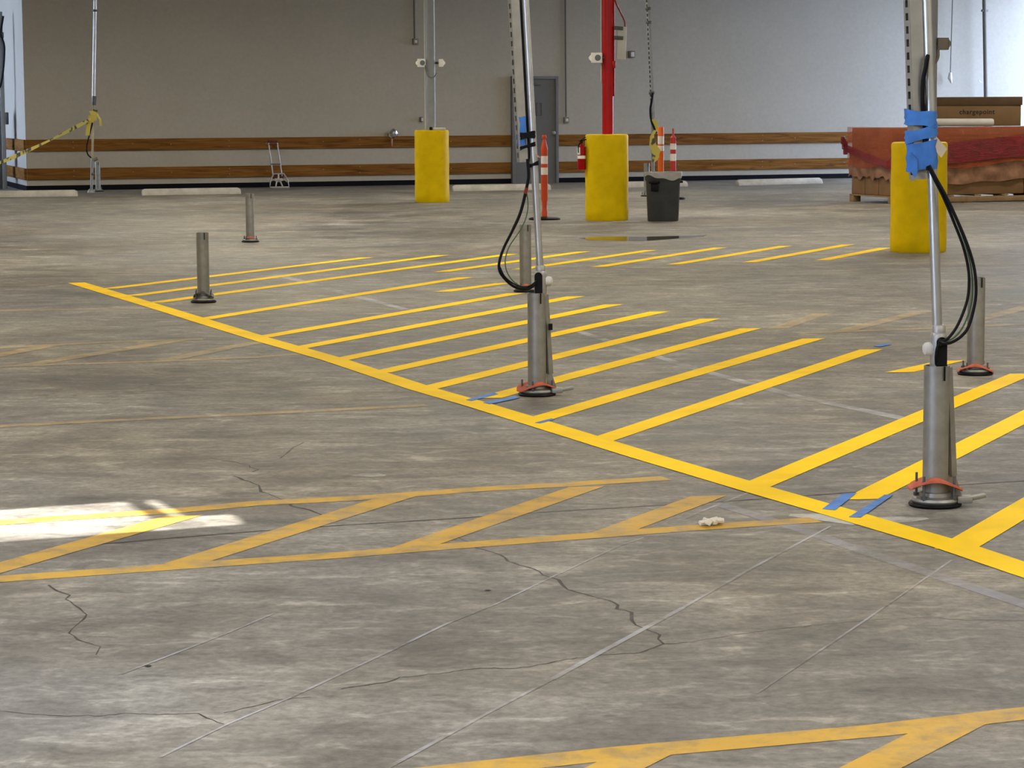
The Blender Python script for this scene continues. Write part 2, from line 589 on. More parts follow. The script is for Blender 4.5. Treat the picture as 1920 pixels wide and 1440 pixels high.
def ribbon(name, pts, w, mat, z, parent=floor, jit=0.0):
    pts = [G(*p) for p in pts]
    mb = MB()
    prev = None
    n = len(pts)
    for i, p in enumerate(pts):
        a = pts[max(0, i - 1)]; b = pts[min(n - 1, i + 1)]
        d = (b - a).normalized()
        ww = (w[i] if isinstance(w, (list, tuple)) else w) * (1 + random.uniform(-jit, jit))
        o = Vector((-d.y, d.x, 0)) * (ww / 2)
        l, r = p + o + Vector((0, 0, z)), p - o + Vector((0, 0, z))
        v = (mb.bm.verts.new(l), mb.bm.verts.new(r))
        if prev: mb.bm.faces.new((prev[0], prev[1], v[1], v[0]))
        prev = v
    return mb.build(name, mat, parent, smooth=0)


W1 = 0.135
for a, b in [
    ((203, 541.5), (688, 483)), ((246, 555), (828, 479)), ((288, 568), (960, 476.3)), ((828, 510), (1094, 472)),
    ((972, 505.5), (1221, 469.3)), ((1120, 501), (1351, 464.3)), ((1264, 496), (1474, 461.2)), ((1405, 492), (1591, 458.6)),
    ((1542, 488), (1660, 465)),
    ((378, 599), (874, 520.3)), ((829, 547.3), (946, 531)), ((488, 633), (968, 550)), ((553, 654), (1080, 556)),
    ((632, 675.5), (1152, 571)), ((710, 699), (1237, 584.5)), ((797, 729.5), (1332, 598)), ((914, 747), (1408, 616)),
    ((997, 790), (1526, 635)), ((1119, 828), (1634, 655.5)), ((1686, 698.5), (1786, 676.5)), ((1410, 914), (1918, 701)),
    ((1613, 937), (2080, 702)), ((1792, 1029), (2150, 818)),
]:
    stripe('yellow_stripe', a, b, W1, M['yellow'], 0.0022)
ribbon('yellow_line', [(143, 530.5), (285, 573), (376, 601), (488, 635.5), (627, 675), (790, 729), (888, 757), (999, 791), (1200, 853), (1408, 914.5), (1580, 964), (1792, 1026), (1925, 1071), (2150, 1145)], 0.155, M['yellow'], 0.0026)

WF = 0.115
ribbon('faded_stripe', [(-300, 1107), (0, 1086), (340, 1062), (640, 1041), (800, 1028), (1130, 1003), (1300, 990), (1530, 975)], WF, M['faded'], 0.0012)
ribbon('faded_stripe', [(-300, 1004), (0, 980), (250, 963), (340, 957), (480, 944), (640, 936), (720, 931), (900, 917.5), (1060, 909), (1150, 903), (1250, 897)], WF, M['faded'], 0.0012)
for a, b in [((-200, 1122), (345, 967)), ((345, 1057), (745, 932)), ((760, 1031), (1100, 913)), ((1140, 1001), (1330, 930))]:
    stripe('faded_stripe', a, b, 0.125, M['faded'], 0.0016)
ribbon('faded_stripe', [(700, 1462), (880, 1442), (1173, 1411), (1646, 1370), (1920, 1338), (2200, 1310)], WF, M['faded'], 0.0012)
for a, b in [((1110, 1462), (1225, 1405)), ((1590, 1462), (1800, 1355))]:
    stripe('faded_stripe', a, b, 0.125, M['faded'], 0.0016)
for pts in ([(-200, 662), (0, 652.5), (210, 641), (380, 636)], [(-200, 697), (0, 687), (225, 680), (480, 670), (560, 664)],
            [(-200, 812), (0, 799), (240, 787), (480, 776), (800, 760)], [(-100, 586), (0, 582.5), (270, 578)],
            [(1497, 625), (1737, 616), (1920, 608)]):
    ribbon('faint_stripe', pts, 0.10, M['faint'], 0.0012)
for a, b in [((-60, 677), (95, 648)), ((42, 686), (330, 639)), ((312, 675), (485, 641)), ((1459, 616), (1540, 588)), ((1575, 622), (1735, 583)), ((1835, 600), (1930, 574))]:
    stripe('faint_stripe', a, b, 0.13, M['faint'], 0.0016)

for pts, w in [([(560, 1532), (727, 1440), (923, 1333), (1037, 1273)], 0.016), ([(1037, 1273), (1127, 1223), (1280, 1140)], 0.024), ([(1280, 1140), (1407, 1067), (1557, 987)], 0.014),
               ([(300, 1420), (427, 1358), (547, 1307), (633, 1267), (723, 1225), (837, 1170), (930, 1133), (1033, 1083), (1163, 1023), (1207, 1008)], 0.012),
               ([(225, 1265), (420, 1190), (515, 1150)], 0.012), ([(1420, 1300), (1493, 1250), (1627, 1160), (1727, 1090), (1785, 1050)], 0.012), ([(1280, 973), (1407, 922)], 0.02),
               ([(413, 591), (700, 540), (870, 512)], 0.012), ([(520, 515), (640, 548), (760, 580)], 0.10), ([(1080, 620), (1300, 690), (1500, 745), (1720, 790)], 0.09)]:
    ribbon('chalk_line', pts, w * 0.8, M['chalk'], 0.0010, jit=0.25)
ribbon('chalk_line', [(1347, 945), (1493, 990), (1580, 1020), (1727, 1070), (1920, 1133), (2000, 1160)], 0.07, M['bluechalk'], 0.0007)
ribbon('pale_smear', [(660, 893), (680, 891), (705, 891), (722, 892)], [0.02, 0.09, 0.10, 0.03], M['smear'], 0.001)
ribbon('pale_smear', [(1480, 966), (1530, 968), (1600, 978), (1700, 974), (1740, 972)], [0.05, 0.14, 0.16, 0.12, 0.03], M['smear'], 0.001)


def crack(pts, w):
    q = []
    for (x0, y0), (x1, y1) in zip(pts[:-1], pts[1:]):
        n = max(1, int(math.hypot(x1 - x0, y1 - y0) / 9))
        for i in range(n):
            t = i / n
            q.append((x0 + (x1 - x0) * t + random.uniform(-1.5, 1.5), y0 + (y1 - y0) * t + random.uniform(-1.0, 1.0)))
    q.append(pts[-1])
    ribbon('crack', q, w * 0.9, M['crack'], 0.0004, jit=0.5)


crack([(857, 1008), (880, 1017), (893, 1028)], 0.006)
crack([(893, 1028), (940, 1040), (953, 1053), (1000, 1067), (1030, 1083), (1047, 1088), (1063, 1105), (1107, 1117), (1140, 1125), (1160, 1135), (1157, 1142), (1183, 1147), (1183, 1163), (1193, 1173), (1207, 1178), (1237, 1190), (1235, 1198), (1245, 1208)], 0.010)
crack([(1290, 1204), (1245, 1208), (1200, 1224), (1150, 1227), (1127, 1228), (1073, 1235), (990, 1250), (955, 1254), (890, 1253), (833, 1262), (750, 1270), (725, 1280), (640, 1292)], 0.008)
crack([(1290, 1204), (1450, 1180), (1627, 1163), (1740, 1158), (1820, 1163), (1930, 1163)], 0.004)
crack([(397, 860), (447, 867), (467, 872), (470, 877), (485, 880), (473, 885)], 0.009)
crack([(437, 892), (467, 903), (485, 910), (490, 922), (513, 930), (540, 940), (547, 948), (580, 957), (610, 968)], 0.011)
crack([(525, 860), (551, 840), (569, 830)], 0.007)
crack([(90, 1097), (107, 1107), (130, 1117), (123, 1123), (140, 1135), (163, 1153), (150, 1167), (128, 1187), (147, 1200), (187, 1213), (180, 1228)], 0.008)
crack([(0, 1333), (93, 1342), (187, 1342), (233, 1338), (300, 1340), (370, 1338), (397, 1350), (420, 1358)], 0.006)
crack([(420, 1337), (483, 1323), (520, 1313), (583, 1307)], 0.006)
ribbon('floor_joint', [(150, 1024), (307, 1010), (500, 995), (640, 985), (860, 972), (980, 963), (1233, 948), (1380, 939), (1493, 931), (1613, 922), (1787, 910), (2000, 897)], 0.012, M['crack'], 0.0009, jit=0.4)
for px, py in ((915, 1107), (278, 1249), (285, 721)):
    ribbon('dark_speck', [(px - 6, py), (px, py + 0.5), (px + 6, py)], [0.01, 0.03, 0.01], M['black'], 0.001)

# puddle
mb = MB()
pud = [(1085, 447), (1110, 444.5), (1160, 443.5), (1215, 443.8), (1270, 442.6), (1325, 441), (1318, 444), (1262, 448), (1225, 451), (1190, 452.5), (1150, 451.5), (1105, 450)]
mb.bm.faces.new([mb.bm.verts.new(G(*p) + Vector((0, 0, 0.002))) for p in pud])
tag(mb.build('puddle', M['puddle'], smooth=0), 'shallow puddle on the floor reflecting the guard of the red column', 'puddle')

# ------------------------------------------------------------------ blue tape on the floor
def tape_strip(quad, label):
    mb = MB()
    pts = [G(*q) + Vector((0, 0, 0.0035)) for q in quad]
    mb.prism(pts, (0, 0, 0.0012))
    tag(mb.build('tape_strip', M['blue_tape'], smooth=0), label, 'tape', 'blue tape strips stuck on the floor')


tape_strip([(1542, 956), (1566, 958), (1606, 926), (1582, 927), (1576, 931)], 'wide blue tape strip by the pipe with taped conduit, farther of the pair')
tape_strip([(1592, 971), (1614, 972), (1674, 930), (1658, 929.5), (1655, 932)], 'wide blue tape strip by the pipe with taped conduit, nearer of the pair')
tape_strip([(874, 751), (884, 753), (934, 740), (926, 737)], 'thin blue tape strip at the corner where the stripe near the middle pipe starts')
tape_strip([(906, 756), (918, 759), (975, 747), (966, 744)], 'blue tape strip running up to the orange plate of the middle pipe')
tape_strip([(1003, 794), (1013, 795), (1040, 788), (1034, 786)], 'short blue tape strip at the foot of the stripe nearer than the middle pipe')
tape_strip([(1638, 650), (1648, 651), (1672, 647), (1660, 645)], 'small faded blue tape scrap beyond the end of a yellow stripe')
mb = MB()
for k in range(9):
    a = k * 0.9
    mb.box((math.cos(a) * 0.025 * (k % 3), math.sin(a) * 0.02 * (k % 3), 0.012 + 0.006 * (k % 2)), (0.05, 0.022, 0.014), Matrix.Rotation(a, 3, 'Z') @ Matrix.Rotation(0.5 * math.sin(k), 3, 'X'), 0.004)
o = mb.build('crumpled_paper', M['crumple'], loc=G(1333, 985))
tag(o, 'pale crumpled scrap of paper lying on a faded stripe', 'litter')

# ------------------------------------------------------------------ pipe stubs
RS, HS = 0.050, 0.573


def stub_parts(root, orange=1.0, pmat='orange_plate', brace=False, lift=0.0, h=HS, rot=0.3):
    mb = MB()
    mb.lathe([(RS, 0.02), (RS, h), (RS - 0.006, h), (RS - 0.006, 0.025)], (0, 0, 0), 28, caps=False)
    pipe = mb.build('pipe', M['steel'], root)
    mb = MB()
    mb.box((0.022, -RS - 0.0005, h - 0.028), (0.006, 0.006, 0.056))
    mb.build('slot', M['black'], pipe)
    mb = MB()
    mb.lathe([(0.10, 0.0), (0.105, 0.008), (0.10, 0.016), (0.055, 0.02)], (0, 0, 0), 24)
    mb.build('rubber_pad', M['black'], root)
    mb = MB()
    mb.lathe([(0.088, 0.016), (0.092, 0.024), (0.088, 0.034), (0.062, 0.040), (0.060, 0.055), (0.0505, 0.058)], (0, 0, 0), 24)
    mb.build('flange', M['steel'], root)
    for k in range(4):
        a = math.pi / 4 + k * math.pi / 2 + rot
        x, y = 0.085 * math.cos(a), 0.085 * math.sin(a)
        b = MB()
        b.tube([(x, y, 0.02), (x, y, 0.105 + lift)], 0.005, 8)
        b.tube([(x, y, 0.034), (x, y, 0.046)], 0.012, 6)
        b.build('bolt', M['dark_steel'], root)
    if orange > 0:
        # bent square washer plate with a round opening, arched over the pipe foot
        mb = MB()
        nseg = 24
        ri, ro = 0.055, 0.098
        inn, out = [], []
        for k in range(nseg):
            a = 2 * math.pi * k / nseg
            ca, sa = math.cos(a), math.sin(a)
            q = ro / max(abs(math.cos(a - rot)), abs(math.sin(a - rot)))
            q = min(q, ro * 1.18) * orange
            z = 0.075 + lift + 0.018 * math.cos(2 * (a - rot) + 0.4) * -1
            z2 = 0.062 + lift - 0.022 * math.cos(2 * (a - rot) + 0.4)
            inn.append(Vector((ri * ca, ri * sa, z)))
            out.append(Vector((q * ca, q * sa * 0.9, z2)))
        bm = mb.bm
        vi = [bm.verts.new(p) for p in inn]; vo = [bm.verts.new(p) for p in out]
        vi2 = [bm.verts.new(p + Vector((0, 0, 0.008))) for p in inn]; vo2 = [bm.verts.new(p + Vector((0, 0, 0.008))) for p in out]
        for k in range(nseg):
            j = (k + 1) % nseg
            bm.faces.new((vi[k], vi[j], vo[j], vo[k])); bm.faces.new((vi2[k], vo2[k], vo2[j], vi2[j]))
            bm.faces.new((vo[k], vo[j], vo2[j], vo2[k])); bm.faces.new((vi[k], vi2[k], vi2[j], vi[j]))
        mb.build('orange_plate' if pmat == 'orange_plate' else 'washer_plate', M[pmat], root)
    if brace:
        mb = MB()
        mb.rings([[Vector(p) for p in ((0.052, 0.01, z), (x, 0.01, z), (x, 0.05, z), (0.052, 0.05, z))] for x, z in ((0.112, 0.028), (0.095, 0.075), (0.082, 0.12))])
        mb.build('brace_foot', M['steel'], root)
        mb = MB()
        mb.tube([(0.066, 0.025, 0.115), (0.045, 0.02, h - 0.01)], [0.024, 0.020], 4)
        mb.build('brace', M['steel'], root)
        mb = MB()
        mb.box((0.145, -0.005, 0.03), (0.11, 0.03, 0.016), Matrix.Rotation(0.15, 3, 'Z') @ Matrix.Rotation(-0.18, 3, 'Y'), 0.004)
        mb.box((0.11, -0.03, 0.03), (0.06, 0.04, 0.03), None, 0.006)
        mb.build('clamp_lever', M['steel'], root)


STUB_GRP = 'steel pipe stubs bolted to the floor'


def stub_at(px, ytop, ybase, label, **kw):
    base = G(px, ybase - 5)
    top = P(px, ytop, base.y)
    t = thing('pipe_stub', label, 'pipe', base, STUB_GRP)
    stub_parts(t, h=top.z, **kw)
    return t


stub_at(382, 436, 572, 'bare pipe stub rising through the yellow stripes at the long line\'s far end', orange=0.85, pmat='dark_steel', lift=-0.005, rot=0.1)
stub_at(469.5, 363, 459, 'bare pipe stub standing beyond all yellow stripes, between wheel stop and stripes', orange=0.75, lift=-0.03)
stub_at(985.5, 421, 552, 'pipe stub behind the leaning conduit of the middle pipe', orange=0.8, lift=-0.03)
stub_at(1828.5, 520, 707, 'pipe stub behind the cables of the blue-taped conduit, orange plate at its foot', orange=1.0, lift=-0.03, rot=0.0)
stub_at(184.3, 304, 364, 'short far pipe stub beside the pole tied with caution tape', orange=0.0, lift=-0.02)
stub_at(1212.5, 306, 373, 'pipe stub half hidden behind the grey rubbish bin', orange=0.0, lift=-0.03)


# ------------------------------------------------------------------ risers
def strut(A, Bt, W, Dp, yaw, pitch=0.05, hole=0.028, hw=0.45):
    """slotted channel between two local points; slots are open"""
    A, Bt = Vector(A), Vector(Bt)
    ax = (Bt - A).normalized()
    Ln = (Bt - A).length
    u = Vector((math.cos(yaw), math.sin(yaw), 0)); u = (u - ax * u.dot(ax)).normalized()
    v = ax.cross(u).normalized()
    if v.y > 0: v = -v            # towards the viewer side
    R = Matrix((u, v, ax)).transposed()
    mb = MB()
    th = 0.003

    def bx(cu, cv, ca, su, sv, sa):
        mb.box(A + u * cu + v * cv + ax * ca, (su, sv, sa), R)
    bx(0, Dp / 2, Ln / 2, W, th, Ln)            # face to the front
    bx(0, -Dp / 2, Ln / 2, W, th, Ln)
    bx(W / 2, 0, Ln / 2, th, Dp, Ln)            # right side
    rail = Dp * (1 - hw) / 2                    # slotted left side
    bx(-W / 2, Dp / 2 - rail / 2, Ln / 2, th, rail, Ln)
    bx(-W / 2, -Dp / 2 + rail / 2, Ln / 2, th, rail, Ln)
    n = int(Ln / pitch)
    for i in range(n + 1):
        bx(-W / 2, 0, min(Ln - 0.006, i * pitch + 0.011), th, Dp * hw, pitch - hole)
    return mb


def to_ceiling(A, Bt, z=ZC - 0.01):
    d = (A - Bt)
    return A + d * ((z - A.z) / d.z)


def wrap(name, root, centres, half, mat, tilt=0.0, h=0.05, rnd=0.014):
    """a band of tape around several round/box members; centres: local points on the axis plane"""
    mb = MB()
    c, (hx, hy) = centres, half
    n = 32
    rows = []
    for j in range(5):
        z = c.z - h / 2 + h * j / 4
        ring = []
        for k in range(n):
            a = 2 * math.pi * k / n
            ca, sa = math.cos(a), math.sin(a)
            q = (abs(ca) ** 4 + abs(sa) ** 4) ** -0.25
            wob = 1 + 0.05 * math.sin(5 * a + 3 * j) + random.uniform(-0.03, 0.03)
            x = hx * ca * q * wob
            ring.append(Vector((c.x + x, c.y + hy * sa * q * wob, z + tilt * x + 0.003 * math.sin(3 * a + j))))
        rows.append(ring)
    mb.rings(rows, False, False)
    return mb.build(name, mat, root, smooth=60)


# --- right, near: blue-taped riser
b0 = G(1753, 948)
D = b0.y
rr = thing('conduit_riser', 'near riser at the right, conduit bound to a slotted strut with blue tape', 'riser', b0, 'conduit risers standing in pipe stubs')
loc = lambda px, py, dy=0.0: P(px, py, D + dy) - b0
top = loc(1753, 685).z
stub_parts(rr, orange=1.0, brace=True, lift=0.02, h=top, rot=0.08)
c_bot, c_top = loc(1757.5, 606), loc(1737.5, 0)
mb = MB(); mb.tube([c_bot - Vector((0, 0, 0.02)), to_ceiling(c_top, c_bot)], 0.0195, 20)
mb.build('conduit', M['conduit'], rr)
# conduit body with the cover off
fb, ft = loc(1759, 690), loc(1757, 612)
mb = MB(); mb.lathe([(0.030, 0), (0.033, 0.01), (0.033, 0.12), (0.031, 0.135), (0.027, 0.14), (0.027, 0.165), (0.0235, 0.17)], (fb.x, fb.y, fb.z), 24)
fit = mb.build('conduit_body', M['alum'], rr)
mb = MB()
oc = loc(1763, 655)
poly = []
for k in range(13):
    a = math.pi * k / 12
    poly.append(Vector((oc.x + 0.021 * math.cos(a), -0.036, oc.z + 0.03 + 0.021 * math.sin(a))))
poly = [Vector((oc.x + 0.021, -0.036, oc.z - 0.07))] + poly + [Vector((oc.x - 0.021, -0.036, oc.z - 0.07))]
mb.prism(poly, (0.004, 0.03, 0))
mb.build('access_opening', M['black'], fit)
mb = MB(); kc = loc(1743, 654)
mb.lathe([(0.026, -0.012), (0.027, 0.004), (0.024, 0.018), (0.015, 0.026), (0.004, 0.028)], kc, 20, '-X')
mb.build('round_plug', M['offwhite'], fit)
# strut
s_top, s_bot = loc(1711.5, 0, 0.0), loc(1722, 336, 0.0)
mb = strut(to_ceiling(s_top, s_bot), s_bot, 0.054, 0.045, 0.36)
mb.build('slotted_strut', M['channel'], rr)
# third pole behind, seen as a dark strip
# tape
for (px, py, hpx, hw, tl) in ((1726, 222, 28, 0.060, -0.10), (1727, 251, 22, 0.060, 0.22), (1728.5, 292, 52, 0.058, 0.12)):
    c = loc(px, py)
    wrap('blue_tape', rr, c, (hw, 0.042), M['blue_tape'], tl, hpx / 477.0)
mb = MB()
tl = [loc(1707, 290, -0.045), loc(1713, 318, -0.05), loc(1716, 333, -0.045)]
mb.prism([loc(1706, 285, -0.046), loc(1720, 300, -0.05), loc(1721, 322, -0.05), loc(1716, 334, -0.046), loc(1708, 322, -0.046)], (0, 0.004, 0))
mb.build('tape_tail', M['blue_tape'], rr)
mb = MB()
mb.prism([loc(1752, 252, -0.03), loc(1776, 279, -0.05), loc(1765, 296, -0.045), loc(1752, 280, -0.03)], (0, 0.002, 0))
mb.build('paper_tag', M['paper'], rr)
# black lead laid up the strut
mb = MB(); mb.tube(smoothpath([loc(1731, 215, -0.02), loc(1730, 180, -0.03), loc(1731, 150, -0.03), loc(1736, 125, -0.035), loc(1740, 102, -0.035)]), [0.0085] * 24 + [0.006], 10)
mb.build('cable_end', M['black'], rr)
mb = MB(); mb.tube(smoothpath([loc(1726, 0, 0.0), loc(1730, 120, 0.0), loc(1732, 210, -0.01), loc(1736, 300, -0.03), loc(1740, 318, -0.04)]), 0.008, 10)
mb.build('cable', M['black'], rr)
k1 = [(1740, 312), (1752, 336), (1770, 372), (1790, 420), (1806, 462), (1815, 500), (1817, 530), (1813, 565), (1797, 607), (1780, 632), (1766, 640), (1760, 636)]
k2 = [(1742, 310), (1755, 334), (1775, 370), (1798, 420), (1815, 462), (1826, 500), (1830, 535), (1828, 568), (1817, 610), (1803, 630), (1784, 642), (1768, 644), (1760, 640)]
k3 = [(1740, 314), (1758, 342), (1780, 385), (1800, 430), (1815, 475), (1823, 520), (1822, 565), (1808, 608), (1790, 632), (1770, 642), (1760, 648)]
for kk, rad, mt, dy in ((k1, 0.0058, 'black', -0.05), (k2, 0.0062, 'black', -0.06), (k3, 0.0035, 'green', -0.045)):
    mb = MB(); mb.tube(smoothpath([loc(x, y, dy) for x, y in kk]), rad, 8)
    mb.build('cable', M[mt], rr)
mb = MB(); mb.tube(smoothpath([loc(1766, 641, -0.05), loc(1758, 650, -0.045), loc(1755, 668, -0.04), loc(1756, 690, -0.02)]), 0.006, 8)
mb.build('cable', M['black'], rr)

# --- middle riser
b0 = G(1007, 741)
D = b0.y
mr = thing('conduit_riser', 'leaning riser at mid floor with black tape bands and a cable loop hanging left', 'riser', b0, 'conduit risers standing in pipe stubs')
loc = lambda px, py, dy=0.0: P(px, py, D + dy) - b0
top = loc(1007, 549).z
stub_parts(mr, orange=1.0, brace=True, lift=-0.02, h=top, rot=0.5)
c_bot, c_top = loc(1012.5, 498), loc(985, 0)
mb = MB(); mb.tube([c_bot - Vector((0, 0, 0.02)), to_ceiling(c_top, c_bot)], 0.0195, 20)
mb.build('conduit', M['conduit'], mr)
mb = MB(); mb.box((0.075, 0.0, 0.375), (0.022, 0.012, 0.035)); mb.build('slot', M['black'], mr)
fb = loc(1013.5, 556)
mb = MB(); mb.lathe([(0.030, 0), (0.034, 0.01), (0.034, 0.12), (0.031, 0.135), (0.027, 0.14), (0.027, 0.165), (0.0235, 0.17)], fb, 24)
fit = mb.build('conduit_body', M['alum'], mr)
oc = loc(1009.5, 524)
poly = [Vector((oc.x + 0.021, -0.037, oc.z - 0.075))] + [Vector((oc.x + 0.021 * math.cos(math.pi * k / 12), -0.037, oc.z + 0.02 + 0.021 * math.sin(math.pi * k / 12))) for k in range(13)] + [Vector((oc.x - 0.021, -0.037, oc.z - 0.075))]
mb = MB(); mb.prism(poly, (0.004, 0.03, 0))
mb.build('access_opening', M['black'], fit)
mb = MB(); mb.lathe([(0.026, -0.012), (0.027, 0.004), (0.024, 0.018), (0.015, 0.026), (0.004, 0.028)], loc(1027, 527), 20, 'X')
mb.build('round_plug', M['offwhite'], fit)
s_top, s_bot = loc(963, 0), loc(979.5, 304)
mb = strut(to_ceiling(s_top, s_bot), s_bot, 0.046, 0.045, 0.36)
mb.build('slotted_strut', M['channel'], mr)
mb = MB(); mb.tube([loc(974.5, 0, 0.01) * 1.0, loc(988, 248, 0.01)], 0.006, 8)
mb.build('rod', M['conduit'], mr)
mb = MB(); mb.tube(smoothpath([loc(976.5, -250), loc(977.5, 0), loc(984, 120), loc(990, 247), loc(992, 285), loc(991, 303)]), 0.006, 8)
mb.build('cable', M['black'], mr)
wrap('blue_tape', mr, loc(978, 246), (0.024, 0.028), M['blue_tape'], 0, 0.155)
wrap('black_tape', mr, loc(988.5, 253.5), (0.044, 0.036), M['black_tape'], 0.08, 0.037)
wrap('black_tape', mr, loc(988.5, 274), (0.045, 0.036), M['black_tape'], 0.27, 0.02)
wrap('black_tape', mr, loc(1001, 308), (0.026, 0.026), M['black_tape'], 0.3, 0.02)
ck = [(989, 298), (991, 330), (986, 358), (976, 398), (961, 432), (945, 464), (936.5, 490), (936.5, 507), (945, 521), (960, 535), (976, 541.5), (992, 541), (1005, 531)]
mb = MB(); mb.tube(smoothpath([loc(x, y, -0.05) for x, y in ck]), [0.0085] * 24 + [0.0075] * 48 + [0.006], 8)
mb.build('cable', M['black'], mr)
ck2 = [(987, 358), (990, 385), (985, 412), (971, 438), (955, 462), (947.5, 486), (950, 508), (962, 527), (978, 536.5), (994, 535), (1005, 527)]
mb = MB(); mb.tube(smoothpath([loc(x, y, -0.045) for x, y in ck2]), 0.0032, 8)
mb.build('cable', M['green'], mr)
mb = MB(); mb.tube(smoothpath([loc(937, 500, -0.058), loc(946, 518, -0.06), loc(960, 530, -0.06), loc(976, 537, -0.06), loc(992, 537, -0.055), loc(1006, 527, -0.045)]), 0.004, 8)
mb.build('cable', M['black'], mr)
mb = MB(); mb.tube([loc(987.5, 352, -0.052), loc(984.5, 363, -0.052)], 0.0098, 10)
mb.build('red_marker', M['redwire'], mr)
mb = MB(); mb.prism([loc(1005, 289, -0.02), loc(1012, 293, -0.02), loc(1013, 296, -0.02), loc(1005, 294, -0.02)], (0, 0.002, 0))
mb.build('pink_flag', M['pink'], mr)

# --- far riser beside the bin
b0 = G(1225, 370)
D = b0.y
fr = thing('conduit_riser', 'thin dotted strut riser standing behind the bin, cable and yellow tape on it', 'riser', b0, 'conduit risers standing in pipe stubs')
loc = lambda px, py, dy=0.0: P(px, py, D + dy) - b0
st, sb = loc(1214.5, 0), loc(1224, 222)
mb = strut(to_ceiling(st, sb), sb, 0.05, 0.05, 0.75, 0.08, 0.045, 0.55)
mb.build('slotted_strut', M['channel'], fr)
mb = MB(); mb.tube([loc(1223, 215), Vector((0, 0, 0.02))], 0.026, 14)
mb.lathe([(0.09, 0), (0.09, 0.012), (0.03, 0.02)], (0, 0, 0), 16)
mb.build('pipe', M['steel'], fr)
mb = MB(); mb.tube(smoothpath([loc(1224, 174, -0.05), loc(1222, 190, -0.05), loc(1219.5, 205, -0.05), loc(1221, 225, -0.05), loc(1226, 238, -0.05), loc(1231, 250, -0.04)]), 0.019, 8)
mb.build('cable', M['black'], fr)
for py in (16, 42, 174):
    mb = MB(); c = loc(1214.5 + 9.5 * py / 222, py); mb.box(c, (0.075, 0.07, 0.05), 0.75, 0.006)
    mb.build('clamp', M['dark_steel'], fr)
mb = MB()
pth = [(1222, 224), (1229, 232), (1230, 243), (1222, 256), (1224, 272), (1230, 282), (1229, 297), (1226, 304)]
vv = []
for i, (x, y) in enumerate(pth):
    w = (0.035, 0.05, 0.03, 0.03, 0.06, 0.075, 0.06, 0.03)[i]
    p = loc(x, y, -0.06)
    vv.append((mb.bm.verts.new(p + Vector((-w, 0.01 * (i % 2), 0))), mb.bm.verts.new(p + Vector((w, -0.02 * (i % 2), 0.01)))))
for a, b in zip(vv[:-1], vv[1:]): mb.bm.faces.new((a[0], a[1], b[1], b[0]))
o = mb.build('caution_tape', M['tape'], loc=b0); tag(o, 'short yellow tape remnant tied to the strut riser behind the bin', 'tape')

# --- far left riser
b0 = G(171, 361)
D = b0.y
lr = thing('conduit_riser', 'far left pole near the wall corner, where the long caution tape is tied', 'riser', b0, 'conduit risers standing in pipe stubs')
loc = lambda px, py, dy=0.0: P(px, py, D + dy) - b0
mb = MB(); mb.tube([to_ceiling(loc(178.5, 0), loc(175.5, 192)), loc(175.5, 192)], 0.033, 14)
mb.build('conduit', M['conduit'], lr)
mb = MB(); mb.tube([loc(175.3, 196), loc(173, 300)], 0.022, 12); mb.build('lower_pipe', M['tan_pipe'], lr)
mb = MB(); mb.tube([loc(173, 296), loc(171.5, 357)], 0.027, 12); mb.lathe([(0.075, 0), (0.07, 0.03), (0.035, 0.07)], (0, 0, 0), 14)
mb.build('stand', M['steel'], lr)
mb = MB(); mb.tube([loc(177, 180, -0.02), loc(176, 197, -0.02)], 0.04, 12); mb.build('coupling', M['dark_steel'], lr)
mb = MB(); mb.tube([loc(178, 18), loc(178, 22)], 0.05, 12); mb.build('clamp', M['dark_steel'], lr)
mb = MB(); mb.tube(smoothpath([loc(176, 205, -0.05), loc(173, 230, -0.06), loc(168, 252, -0.06), loc(163, 272, -0.06), loc(164, 288, -0.06), loc(171, 296, -0.04)]), 0.013, 8)
mb.build('cable', M['black'], lr)
mb = MB(); mb.box(loc(174, 326, -0.03), (0.07, 0.05, 0.045), 0.2, 0.01); mb.build('clamp', M['dark_steel'], lr)
mb = MB(); mb.tube([loc(176, 300), loc(183, 297)], 0.03, 10); mb.build('elbow', M['steel'], lr)
# caution tape from the pole towards the left
mb = MB()
A = loc(172, 222, -0.06) + b0
Z2 = P(-190, 372, 38.0)
prev = None
nn = 40
for i in range(nn + 1):
    t = i / nn
    p = A.lerp(Z2, t) - Vector((0, 0, 0.30 * 4 * t * (1 - t) * 0.35))
    tw = 0.5 + 0.5 * math.sin(t * 19)
    o1 = Vector((0.0, 0.02 * math.cos(t * 19), 0.020 + 0.018 * tw))
    v = (mb.bm.verts.new(p + o1), mb.bm.verts.new(p - o1))
    if prev: mb.bm.faces.new((prev[0], prev[1], v[1], v[0]))
    prev = v
for i, (q, w) in enumerate([([(172, 208), (181, 212), (188, 224), (189, 236)], 0.02), ([(170, 216), (166, 234), (164, 254)], 0.04), ([(168, 222), (176, 226), (178, 206)], 0.05), ([(170, 230), (176, 216), (172, 208)], 0.05)]):
    prev = None
    for (x, y) in q:
        p = loc(x, y, -0.065 - 0.01 * i) + b0
        v = (mb.bm.verts.new(p + Vector((w, 0, 0))), mb.bm.verts.new(p - Vector((w, 0.01, 0))))
        if prev: mb.bm.faces.new((prev[0], prev[1], v[1], v[0]))
        prev = v
tag(mb.build('caution_tape', M['tape'], smooth=0), 'long yellow and black caution tape sloping down to the left from the far pole', 'tape')

